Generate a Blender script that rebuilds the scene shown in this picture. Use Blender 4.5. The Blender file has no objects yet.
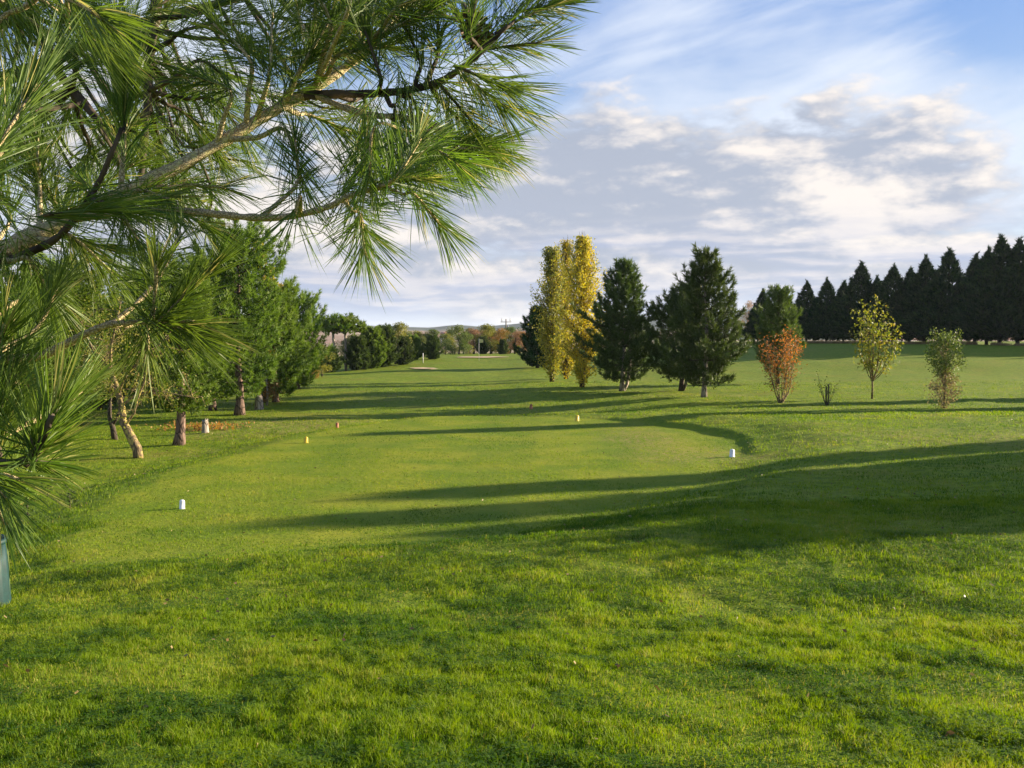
import bpy, math
import numpy as np
from math import radians, sin, cos, pi
from mathutils import Vector

HAZE = True
scn = bpy.context.scene
COL = scn.collection
# ------------------------------------------------------------------ camera, sky, sun, exposure
F, CX, CY, HOR, EYE = 1005.0, 512.0, 384.0, 333.0, 3.0
PITCH = math.atan((CY - HOR) / F)
cam_d = bpy.data.cameras.new('camera'); cam = bpy.data.objects.new('camera', cam_d); COL.objects.link(cam)
cam_d.sensor_width = 36.0; cam_d.lens = 36.0 * F / 1024.0
cam_d.clip_start = 0.05; cam_d.clip_end = 60000
cam.location = (0, 0, EYE); cam.rotation_euler = (pi/2 - PITCH, 0, 0)
scn.camera = cam
SUN_EL, SUN_AZ = radians(14.0), radians(20.5)       # azimuth measured from +X towards +Y (ahead)
sd = Vector((cos(SUN_EL)*cos(SUN_AZ), cos(SUN_EL)*sin(SUN_AZ), sin(SUN_EL)))
sl = bpy.data.lights.new('sun', 'SUN'); so = bpy.data.objects.new('sun', sl); COL.objects.link(so)
sl.energy = 5.0; sl.angle = radians(0.55); sl.color = (1.0, 0.85, 0.62)
so.rotation_euler = sd.to_track_quat('Z', 'Y').to_euler(); so.location = (60, 40, 40)
scn.view_settings.view_transform = 'Standard'; scn.view_settings.look = 'None'
scn.view_settings.gamma = 1.0; scn.view_settings.use_curve_mapping = False
scn.view_settings.exposure = 1.66
scn.cycles.max_bounces = 8; scn.cycles.transparent_max_bounces = 8
scn.cycles.diffuse_bounces = 4; scn.cycles.transmission_bounces = 6
scn.cycles.volume_bounces = 0
scn.cycles.use_denoising = True

class NT:                                            # small node helper
    def __init__(s, tree): s.t = tree; s.n = tree.nodes; s.l = tree.links
    def node(s, typ, ins=None, **props):
        nd = s.n.new(typ)
        for k, v in props.items(): setattr(nd, k, v)
        for k, v in (ins or {}).items(): s.put(nd.inputs[k], v)
        return nd
    def put(s, sock, v):
        if isinstance(v, bpy.types.NodeSocket): s.l.new(v, sock)
        else: sock.default_value = v
    def m(s, op, a, b=0.0, c=0.0, clamp=False):
        nd = s.n.new('ShaderNodeMath'); nd.operation = op; nd.use_clamp = clamp
        for i, v in enumerate((a, b, c)): s.put(nd.inputs[i], v)
        return nd.outputs[0]
    def ss(s, x, a, b, lo=0.0, hi=1.0):
        nd = s.n.new('ShaderNodeMapRange'); nd.interpolation_type = 'SMOOTHSTEP'
        s.put(nd.inputs[0], x)
        for i, v in enumerate((a, b, lo, hi)): s.put(nd.inputs[i+1], v)
        return nd.outputs[0]
    def mix(s, f, a, b, blend='MIX'):
        nd = s.n.new('ShaderNodeMix'); nd.data_type = 'RGBA'; nd.blend_type = blend
        s.put(nd.inputs[0], f); s.put(nd.inputs[6], a if isinstance(a, bpy.types.NodeSocket) else (*a, 1)[:4])
        s.put(nd.inputs[7], b if isinstance(b, bpy.types.NodeSocket) else (*b, 1)[:4])
        return nd.outputs[2]
    def noise(s, vec, scale, detail=4.0, rough=0.5, dist=0.0, out=0):
        nd = s.node('ShaderNodeTexNoise', {'Vector': vec, 'Scale': scale, 'Detail': detail, 'Roughness': rough, 'Distortion': dist})
        return nd.outputs[out]
    def comb(s, x, y, z=0.0):
        nd = s.n.new('ShaderNodeCombineXYZ')
        for i, v in enumerate((x, y, z)): s.put(nd.inputs[i], v)
        return nd.outputs[0]
    def vadd(s, a, b):
        nd = s.n.new('ShaderNodeVectorMath'); nd.operation = 'ADD'
        s.put(nd.inputs[0], a); s.put(nd.inputs[1], b); return nd.outputs[0]

def build_world():
    w = bpy.data.worlds.new('World'); scn.world = w; w.use_nodes = True
    T = NT(w.node_tree); T.n.clear()
    out = T.node('ShaderNodeOutputWorld')
    sky = T.node('ShaderNodeTexSky', sky_type='NISHITA')
    sky.sun_disc = False; sky.sun_elevation = SUN_EL; sky.sun_rotation = pi/2 - SUN_AZ
    sky.air_density = 1.0; sky.dust_density = 0.6; sky.ozone_density = 1.5
    tc = T.node('ShaderNodeTexCoord').outputs['Generated']
    sp = T.node('ShaderNodeSeparateXYZ', {0: tc}).outputs
    az = T.m('ARCTAN2', sp[0], sp[1])                # 0 straight ahead, + to the right
    el = T.m('ARCSINE', T.m('MINIMUM', T.m('MAXIMUM', sp[2], -1.0), 1.0))
    def blob(a0, e0, ra, re):                         # soft region of the sky, 1 in its middle
        da = T.m('DIVIDE', T.m('SUBTRACT', az, a0), ra); de = T.m('DIVIDE', T.m('SUBTRACT', el, e0), re)
        r2 = T.m('ADD', T.m('MULTIPLY', da, da), T.m('MULTIPLY', de, de))
        return T.m('EXPONENT', T.m('MULTIPLY', r2, -1.0))
    # --- thin high cloud, drawn out in slanting streaks
    u = T.m('ADD', T.m('MULTIPLY', az, 1.0), 0.0)
    st = T.comb(T.m('ADD', T.m('MULTIPLY', u, 2.0), T.m('MULTIPLY', el, 1.2)), T.m('SUBTRACT', T.m('MULTIPLY', el, 9.0), T.m('MULTIPLY', u, 2.6)), 3.1)
    n1 = T.noise(st, 1.35, 7, 0.52, 0.5)
    n1b = T.noise(T.comb(T.m('MULTIPLY', az, 6.0), T.m('MULTIPLY', el, 12.0), 7.7), 1.0, 5, 0.55, 0.3)
    veil = T.m('ADD', T.m('MULTIPLY', n1, 0.75), T.m('MULTIPLY', n1b, 0.25))
    low = T.ss(el, 0.30, 0.08, 0.0, 0.16)
    notch = T.m('MULTIPLY', blob(0.50, 0.29, 0.09, 0.045), 0.20)
    band = T.m('MULTIPLY', blob(0.33, 0.20, 0.35, 0.06), 0.10)
    vm = T.ss(T.m('SUBTRACT', T.m('ADD', T.m('ADD', veil, low), band), notch), 0.40, 0.70, 0.0, 0.88)
    # --- cumulus banks, flatter towards the horizon
    def cum(daz, de):
        a = T.m('ADD', az, daz); e = T.m('ADD', el, de)
        p = T.comb(T.m('MULTIPLY', a, 5.0), T.m('MULTIPLY', e, 12.0), 11.4)
        n = T.noise(p, 1.45, 12, 0.60, 0.1)
        v = T.node('ShaderNodeTexVoronoi', {'Vector': T.vadd(p, T.node('ShaderNodeTexNoise', {'Vector': p, 'Scale': 2.0, 'Detail': 3.0}).outputs[1]), 'Scale': 2.4, 'Detail': 2.0, 'Roughness': 0.5}, feature='F1', normalize=True).outputs[0]
        return T.m('ADD', T.m('MULTIPLY', n, 0.74), T.m('MULTIPLY', T.m('SUBTRACT', 0.80, v), 0.24))
    c0 = cum(0.0, 0.0); c1 = cum(0.030, 0.016)
    bank = T.m('MULTIPLY', blob(0.17, 0.135, 0.26, 0.060), 0.42)
    bank2 = T.m('MULTIPLY', blob(0.33, 0.120, 0.085, 0.030), 0.24)
    bank3 = T.m('MULTIPLY', blob(-0.30, 0.15, 0.22, 0.10), 0.16)
    lowb = T.m('MULTIPLY', blob(0.10, 0.045, 1.2, 0.042), 0.17)
    bias = T.m('ADD', T.m('ADD', bank, bank2), T.m('ADD', bank3, lowb))
    hi = T.ss(el, 0.20, 0.36, 0.0, -0.20)
    dens = T.m('ADD', T.m('ADD', c0, bias), hi)
    cm = T.ss(dens, 0.52, 0.655)
    b0 = T.noise(T.comb(T.m('MULTIPLY', az, 4.5), T.m('MULTIPLY', el, 34.0), 4.2), 1.0, 7, 0.55, 0.3)
    bandm = T.m('MULTIPLY', T.ss(b0, 0.42, 0.60), T.m('MULTIPLY', T.ss(el, -0.005, 0.02), T.ss(el, 0.13, 0.07)))
    lit = T.m('ADD', T.m('MULTIPLY', T.m('SUBTRACT', c0, c1), 3.0), T.m('MULTIPLY', T.m('SUBTRACT', el, 0.115), 1.0))
    lit = T.m('ADD', lit, T.m('MULTIPLY', blob(0.325, 0.118, 0.080, 0.030), 0.52))
    lit = T.m('ADD', lit, T.m('MULTIPLY', blob(0.215, 0.175, 0.035, 0.014), 0.25))
    lit = T.m('ADD', lit, T.m('MULTIPLY', blob(-0.30, 0.15, 0.2, 0.1), 0.30))
    lit = T.m('SUBTRACT', lit, T.m('MULTIPLY', blob(0.09, 0.140, 0.14, 0.06), 0.34))
    lit = T.m('ADD', lit, T.m('MULTIPLY', T.m('SUBTRACT', c0, cum(0.007, 0.006)), 2.6))
    lt = T.ss(lit, -0.28, 0.62)
    shade = (0.40, 0.45, 0.56); bright = (0.97, 0.89, 0.82)
    ccol = T.mix(lt, shade, bright)
    blue = T.mix(T.ss(el, 0.02, 0.36), (0.44, 0.58, 0.80), (0.10, 0.29, 0.84))
    skyc = T.mix(0.55, T.mix(1.0, sky.outputs[0], (0.10, 0.10, 0.10), 'MULTIPLY'), T.mix(1.0, blue, (0.66, 0.66, 0.66), 'MULTIPLY'))
    k = 0.66
    vcol = T.mix(1.0, (0.80, 0.87, 0.99), (k, k, k), 'MULTIPLY')
    vcol = T.mix(T.ss(el, 0.17, 0.02), vcol, (0.37, 0.435, 0.55))
    base = T.mix(vm, skyc, vcol)
    base = T.mix(T.ss(el, 0.42, 0.85, 0.0, 0.75), base, (0.07, 0.14, 0.33))
    allc = T.mix(T.m('MULTIPLY', cm, 0.93), base, T.mix(1.0, ccol, (k, k, k), 'MULTIPLY'))
    bcol = T.mix(T.ss(T.m('SUBTRACT', b0, T.noise(T.comb(T.m('MULTIPLY', T.m('ADD', az, 0.012), 4.5), T.m('MULTIPLY', T.m('ADD', el, 0.005), 34.0), 4.2), 1.0, 7, 0.55, 0.3)), -0.06, 0.09), (0.27, 0.32, 0.45), (0.52, 0.50, 0.52))
    allc = T.mix(T.m('MULTIPLY', bandm, 0.75), allc, bcol)
    # strength 0.1 on the sky; everything above is scaled so that it may be used at that strength
    sc = T.node('ShaderNodeVectorMath', {0: allc, 3: 10.0}, operation='SCALE').outputs[0]
    bg = T.node('ShaderNodeBackground', {'Color': sc, 'Strength': 0.0505})
    T.l.new(bg.outputs[0], out.inputs[0])
build_world()

# ------------------------------------------------------------------ numbers
def sm(v, a, b):
    t = np.clip((np.asarray(v, float) - a) / (b - a), 0, 1); return t*t*(3-2*t)
def vnoise(x, y, seed=0):
    x = np.asarray(x, float); y = np.asarray(y, float)
    xi = np.floor(x).astype(np.int64); yi = np.floor(y).astype(np.int64)
    fx = x-xi; fy = y-yi; fx = fx*fx*(3-2*fx); fy = fy*fy*(3-2*fy)
    def h(i, j):
        v = (i*374761393 + j*668265263 + seed*2147483647) & 0xffffffff
        v = ((v ^ (v >> 13)) * 1274126177) & 0xffffffff
        return ((v ^ (v >> 16)) & 0xffff) / 65535.0
    return (h(xi,yi)*(1-fx)+h(xi+1,yi)*fx)*(1-fy) + (h(xi,yi+1)*(1-fx)+h(xi+1,yi+1)*fx)*fy
def fbm(x, y, seed=0, o=4):
    s = 0; a = 0.5; t = 0
    for i in range(o): s = s + a*vnoise(x*2**i, y*2**i, seed+i*17); t += a; a *= .5
    return s/t
XB_Y = [4, 9, 13.5, 16, 20, 25, 28, 31, 35, 38]
XB_X = [-40, -16, -0.3, 1.2, 3.6, 5.9, 6.4, 5.6, 3.0, -1.0]
XL_Y = [8, 11.5, 14, 18, 24, 30, 36, 38]
XL_X = [0, -5.0, -6.4, -7.3, -7.4, -6.0, -3.2, -1.5]
def tee_mask(x, y, s=0.35):                          # 1 on the mown tee
    xr = np.interp(y, XB_Y, XB_X); xl = np.interp(y, XL_Y, XL_X)
    w = (fbm(x*0.9, y*0.9, 5, 3)-0.5)*0.9
    return sm(xr - x + w, -s, s) * sm(x - xl + w, -s, s) * sm(y, 11.6, 12.4) * (1-sm(y, 36, 37.5))
def ground_z(x, y):
    x = np.asarray(x, float); y = np.asarray(y, float)
    yy = np.clip(y, -8, 400)
    q = 1.4 - 0.112*yy
    z = 0.16*np.logaddexp(0, q/0.16)
    xr = np.interp(y, XB_Y, XB_X)
    z = z + 0.30*sm(x - xr, -0.4, 2.6)*sm(y, 9, 15)*(1-0.7*sm(y, 26, 38))
    z = z + 0.08*sm(x - xr, -.05, .25)*sm(y, 23, 26)*(1-sm(y, 33, 36))
    z = z + 0.24*sm(x - xr, 2, 14)*sm(y, 9, 15)*(1-sm(y, 26, 42))
    z = z - 0.30*(1-sm(x - np.interp(y, XL_Y, XL_X), -2.2, 0.3))*sm(y, 9, 14)*(1-sm(y, 34, 44))
    z = z - 0.25*sm(y, 36, 40)*(1-sm(y, 46, 56))*(1-sm(x, 2, 8))
    z = z + 1.75*sm(y, 58, 96)*sm(x, 2, 34)*(1-sm(y, 200, 420))
    z = z + 0.55*np.exp(-((x+3)/13.0)**2)*sm(y, 80, 102)*(1-sm(y, 114, 140))
    z = z - 0.6*sm(y, 50, 100)*sm(-x, 8, 22)*(1-sm(y, 200, 420))
    z = z - 9*sm(y, 135, 420)*(1-sm(y, 700, 1800)*0.0)
    tm = tee_mask(x, y)
    z = z + (0.045*(vnoise(x*1.3, y*1.3, 1)-.5) + 0.024*(vnoise(x*3.1, y*3.1, 2)-.5) + 0.02*(vnoise(x*6.3, y*6.3, 4)-.5))*(1-0.85*tm)*(1-sm(y, 60, 120))
    z = z + 0.16*(fbm(x*0.16, y*0.16, 3, 2)-.5)*(1-0.6*tm)
    return z
def gz(x, y): return float(ground_z(np.array([x]), np.array([y]))[0])
def unp(px, py, d):                                   # pixel + distance ahead -> world point
    rx = (px-CX)/F; rz = -(py-CY)/F
    # rotate by pitch
    yv = cos(PITCH) + rz*sin(PITCH); zv = -sin(PITCH) + rz*cos(PITCH)
    return np.array([rx*d/yv, d, EYE + zv*d/yv])
def hit(px, py):                                      # where the pixel's ray meets the ground
    d = np.concatenate([np.arange(3, 60, .05), np.arange(60, 400, .25)])
    P = np.array([unp(px, py, 1.0)]); dx = P[0,0]; dz = P[0,2]-EYE
    g = ground_z(dx*d, d); k = np.argmax(EYE+dz*d <= g)
    return dx*d[k], d[k]
def top_h(py, d, z0): return unp(CX, py, d)[2] - z0

# ------------------------------------------------------------------ object helpers
def tag(o, label=None, cat=None, group=None, kind=None):
    if label: o['label'] = label
    if cat: o['category'] = cat
    if group: o['group'] = group
    if kind: o['kind'] = kind
    return o
def empty(name, loc, rz=0.0, sc=1.0):
    o = bpy.data.objects.new(name, None); COL.objects.link(o); o.location = loc
    o.rotation_euler = (0, 0, rz); o.scale = (sc,)*3 if not hasattr(sc, '__len__') else sc; o.empty_display_size = 0.2
    return o
def mesh_np(name, verts, faces, mat, parent=None, attrs=None, smooth=False):
    """faces: list of (k x n) int arrays (each array one polygon size)"""
    me = bpy.data.meshes.new(name)
    verts = np.asarray(verts, np.float32)
    fl = [np.asarray(f, np.int32) for f in faces if len(f)]
    me.vertices.add(len(verts)); me.vertices.foreach_set('co', verts.ravel())
    li = np.concatenate([f.ravel() for f in fl]); tot = np.concatenate([np.full(len(f), f.shape[1], np.int32) for f in fl])
    st = np.concatenate([[0], np.cumsum(tot)[:-1]]).astype(np.int32)
    me.loops.add(len(li)); me.loops.foreach_set('vertex_index', li)
    me.polygons.add(len(tot)); me.polygons.foreach_set('loop_start', st); me.polygons.foreach_set('loop_total', tot)
    me.update(calc_edges=True)
    if smooth: me.polygons.foreach_set('use_smooth', np.ones(len(tot), bool))
    for k, v in (attrs or {}).items():
        a = me.attributes.new(k, 'FLOAT', 'POINT'); a.data.foreach_set('value', np.asarray(v, np.float32))
    if mat: me.materials.append(mat)
    o = bpy.data.objects.new(name, me); COL.objects.link(o)
    if parent: o.parent = parent
    return o
class Wood:                                           # collects tapered tubes
    def __init__(s): s.v = []; s.f = []; s.n = 0
    def tube(s, pts, rad, k=6, cap=True, lump=0.0, rng=None):
        pts = np.asarray(pts, float); n = len(pts); rad = np.broadcast_to(np.asarray(rad, float), (n,))
        d = np.gradient(pts, axis=0); d /= np.linalg.norm(d, axis=1)[:, None]+1e-9
        ref = np.array([0, 0, 1.0]) if abs(d[:, 2]).mean() < .8 else np.array([1.0, 0, 0])
        a = np.cross(d, ref); a /= np.linalg.norm(a, axis=1)[:, None]+1e-9; b = np.cross(d, a)
        th = np.arange(k)*2*pi/k
        R = rad[:, None]*np.ones((n, k))
        if lump and rng is not None: R = R*(1+lump*(rng.random((n, k))-.5))
        V = pts[:, None]+R[..., None]*(np.cos(th)[None, :, None]*a[:, None]+np.sin(th)[None, :, None]*b[:, None])
        s.v.append(V.reshape(-1, 3)); i = np.arange(n-1)[:, None]*k; j = np.arange(k)[None]; j2 = (j+1) % k
        s.f.append((np.stack([i+j, i+j2, i+k+j2, i+k+j], -1).reshape(-1, 4)+s.n)); s.n += n*k
        if cap:
            r = s.n-n*k; jj = np.arange(k); s.tri = getattr(s, 'tri', [])
            s.v.append(pts[:1]); s.tri.append(np.stack([r+(jj+1) % k, r+jj, np.full(k, s.n)], -1)); s.n += 1
            s.v.append(pts[-1:]); s.tri.append(np.stack([r+(n-1)*k+jj, r+(n-1)*k+(jj+1) % k, np.full(k, s.n)], -1)); s.n += 1
    def build(s, name, mat, parent=None, smooth=True):
        return mesh_np(name, np.concatenate(s.v), [np.concatenate(s.f)]+([np.concatenate(s.tri)] if getattr(s, 'tri', None) else []), mat, parent, smooth=smooth)
def norm(v): return v/(np.linalg.norm(v, axis=-1, keepdims=True)+1e-9)
def perp(d, rng):                                     # random unit vectors at right angles to d
    r = rng.normal(size=d.shape); r = r - (r*d).sum(-1, keepdims=True)*d; return norm(r)
class Leaves:
    def __init__(s): s.v = []; s.t = []; s.q = []; s.a = []; s.n = 0
    def blades(s, p, d, L, W, tint, rng, bend=0.0):   # thin triangles: p base, d direction
        n = len(p); d = norm(d); w = perp(d, rng)*(np.broadcast_to(W, (n,))[:, None]*0.5)
        L = np.broadcast_to(L, (n,))[:, None]
        V = np.stack([p-w, p+w, p+d*L], 1).reshape(-1, 3)
        s.v.append(V); s.t.append(np.arange(n*3).reshape(-1, 3)+s.n); s.n += 3*n; s.a.append(np.repeat(tint, 3))
    def leaves(s, p, d, L, W, tint, rng):             # diamond leaves
        n = len(p); d = norm(d); w = perp(d, rng)*(np.broadcast_to(W, (n,))[:, None]*0.5)
        L = np.broadcast_to(L, (n,))[:, None]
        V = np.stack([p, p+d*L*.45-w, p+d*L, p+d*L*.45+w], 1).reshape(-1, 3)
        s.v.append(V); s.q.append(np.arange(n*4).reshape(-1, 4)+s.n); s.n += 4*n; s.a.append(np.repeat(tint, 4))
    def tufts(s, P, D, L, W, k, spread, rng, tint=None):
        n = len(P); D = norm(D)
        if tint is None: tint = rng.random(n)
        p = np.repeat(P, k, 0); d = np.repeat(D, k, 0)
        ax = np.repeat(np.broadcast_to(L, (n,)), k)
        off = rng.random(n*k)[:, None]*ax[:, None]*0.55
        dd = norm(d*(0.55+0.6*rng.random((n*k, 1)))+perp(d, rng)*spread*(0.5+rng.random((n*k, 1))))
        s.blades(p+d*off, dd, ax*(0.6+0.5*rng.random(n*k)), W, np.clip(np.repeat(tint, k)+.15*(rng.random(n*k)-.5), 0, 1), rng)
    def build(s, name, mat, parent=None):
        return mesh_np(name, np.concatenate(s.v), ([np.concatenate(s.t)] if s.t else [])+([np.concatenate(s.q)] if s.q else []), mat, parent, {'tint': np.concatenate(s.a)})

# ------------------------------------------------------------------ materials
def mat_leaf(name, c0, c1, c2=None, trans=0.35, rough=0.55, tr_gain=1.25, spec=0.25):
    m = bpy.data.materials.new(name); m.use_nodes = True; T = NT(m.node_tree); T.n.clear()
    out = T.node('ShaderNodeOutputMaterial')
    a = T.node('ShaderNodeAttribute', attribute_name='tint').outputs['Fac']
    if c2 is None: col = T.mix(a, c0, c1)
    else: col = T.mix(T.ss(a, 0.55, 1.0), T.mix(T.ss(a, 0.0, 0.55), c0, c1), c2)
    oi = T.node('ShaderNodeObjectInfo').outputs['Random']
    col = T.node('ShaderNodeHueSaturation', {'Hue': T.m('ADD', 0.492, T.m('MULTIPLY', oi, 0.016)), 'Value': T.m('ADD', 0.88, T.m('MULTIPLY', oi, 0.24)), 'Color': col}).outputs[0]
    p = T.node('ShaderNodeBsdfPrincipled', {'Base Color': col, 'Roughness': rough, 'Specular IOR Level': spec})
    tc = T.node('ShaderNodeHueSaturation', {'Saturation': 1.12, 'Value': tr_gain, 'Color': col}).outputs[0]
    t = T.node('ShaderNodeBsdfTranslucent', {'Color': tc})
    mx = T.node('ShaderNodeMixShader', {0: trans, 1: p.outputs[0], 2: t.outputs[0]})
    T.l.new(mx.outputs[0], out.inputs[0]); return m
def mat_bark(name, c0, c1, scale=8.0, bump=0.6, stretch=0.3, c2=None):
    m = bpy.data.materials.new(name); m.use_nodes = True; T = NT(m.node_tree); T.n.clear()
    out = T.node('ShaderNodeOutputMaterial')
    tc = T.node('ShaderNodeTexCoord').outputs['Object']
    mp = T.node('ShaderNodeMapping', {0: tc}); mp.inputs['Scale'].default_value = (1, 1, stretch)
    v = T.node('ShaderNodeTexVoronoi', {'Vector': mp.outputs[0], 'Scale': scale}, feature='DISTANCE_TO_EDGE').outputs[0]
    n = T.noise(mp.outputs[0], scale*1.7, 6, .65)
    cr = T.ss(v, 0.0, 0.12)
    col = T.mix(T.m('MULTIPLY', cr, T.ss(n, .3, .7, .35, 1.0)), c0, c1)
    if c2: col = T.mix(T.ss(T.noise(tc, scale*.55, 4, .6), .5, .62), col, c2)
    h = T.m('ADD', T.m('MULTIPLY', cr, .6), T.m('MULTIPLY', n, .5))
    b = T.node('ShaderNodeBump', {'Strength': bump, 'Distance': 0.02, 'Height': h})
    p = T.node('ShaderNodeBsdfPrincipled', {'Base Color': col, 'Roughness': 0.9, 'Specular IOR Level': 0.15, 'Normal': b.outputs[0]})
    T.l.new(p.outputs[0], out.inputs[0]); return m
def mat_plain(name, c, rough=0.6, noise=0.15, scale=6.0, metal=0.0, spec=0.4):
    m = bpy.data.materials.new(name); m.use_nodes = True; T = NT(m.node_tree); T.n.clear()
    out = T.node('ShaderNodeOutputMaterial'); tc = T.node('ShaderNodeTexCoord').outputs['Object']
    n = T.noise(tc, scale, 6, .6)
    col = T.mix(T.ss(n, .3, .75), c, tuple(x*(1-noise*2.2) for x in c))
    b = T.node('ShaderNodeBump', {'Strength': .25, 'Distance': .004, 'Height': n})
    p = T.node('ShaderNodeBsdfPrincipled', {'Base Color': col, 'Roughness': rough, 'Metallic': metal, 'Specular IOR Level': spec, 'Normal': b.outputs[0]})
    T.l.new(p.outputs[0], out.inputs[0]); return m

M = {}
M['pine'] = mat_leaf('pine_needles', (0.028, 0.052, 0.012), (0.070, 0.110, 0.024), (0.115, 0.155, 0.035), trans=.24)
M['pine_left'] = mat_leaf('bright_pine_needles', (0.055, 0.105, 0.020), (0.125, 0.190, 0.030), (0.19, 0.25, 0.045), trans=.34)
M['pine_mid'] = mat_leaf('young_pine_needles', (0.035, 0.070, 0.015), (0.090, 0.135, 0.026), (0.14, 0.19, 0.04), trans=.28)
M['cypress'] = mat_leaf('cypress_sprays', (0.012, 0.032, 0.010), (0.028, 0.064, 0.018), (0.055, 0.10, 0.022), trans=.04, spec=0.05)
M['poplar'] = mat_leaf('poplar_leaves', (0.18, 0.22, 0.05), (0.50, 0.42, 0.06), (0.66, 0.44, 0.04), trans=.45)
M['poplar_green'] = mat_leaf('green_poplar_leaves', (0.13, 0.18, 0.035), (0.30, 0.29, 0.05), (0.50, 0.38, 0.05), trans=.45)
M['sapling'] = mat_leaf('sapling_leaves', (0.07, 0.11, 0.02), (0.21, 0.23, 0.035), (0.36, 0.27, 0.05), trans=.4)
M['bush'] = mat_leaf('bush_leaves', (0.05, 0.09, 0.022), (0.15, 0.20, 0.04), (0.30, 0.22, 0.12), trans=.35)
M['orange'] = mat_leaf('rust_leaves', (0.15, 0.15, 0.04), (0.38, 0.17, 0.05), (0.52, 0.23, 0.08), trans=.42)
M['pinkbrown'] = mat_leaf('dry_leaves', (0.16, 0.10, 0.05), (0.27, 0.15, 0.08), (0.32, 0.22, 0.11), trans=.3)
M['broad'] = mat_leaf('broad_leaves', (0.05, 0.08, 0.022), (0.12, 0.16, 0.04), (0.20, 0.19, 0.06), trans=.35)
M['autumn'] = mat_leaf('autumn_leaves', (0.13, 0.11, 0.03), (0.30, 0.18, 0.05), (0.42, 0.20, 0.05), trans=.35)
M['moss'] = mat_leaf('mossy_leaves', (0.11, 0.14, 0.025), (0.22, 0.22, 0.04), (0.30, 0.26, 0.06), trans=.35)
M['fore'] = mat_leaf('long_needles', (0.042, 0.090, 0.018), (0.125, 0.185, 0.030), (0.34, 0.31, 0.10), trans=.38, rough=.48, spec=.28)
M['bark_pine'] = mat_bark('pine_bark', (0.05, 0.035, 0.028), (0.27, 0.18, 0.14), 9)
M['bark_dark'] = mat_bark('dark_bark', (0.03, 0.024, 0.018), (0.11, 0.085, 0.065), 9)
M['bark_lichen'] = mat_bark('lichen_bark', (0.08, 0.06, 0.035), (0.26, 0.19, 0.11), 12, c2=(0.42, 0.33, 0.10))
M['bark_pale'] = mat_bark('pale_bark', (0.14, 0.11, 0.09), (0.50, 0.43, 0.36), 9)
M['bark_twig'] = mat_bark('twig_bark', (0.42, 0.30, 0.14), (0.70, 0.58, 0.33), 180, .8, 1.0)
M['bark_limb'] = mat_bark('limb_bark', (0.40, 0.29, 0.15), (0.70, 0.60, 0.38), 130, .7, 1.0, c2=(0.64, 0.58, 0.28))
M['cone'] = mat_plain('cone_scales', (0.19, 0.12, 0.075), .75, .2, 60)

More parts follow.
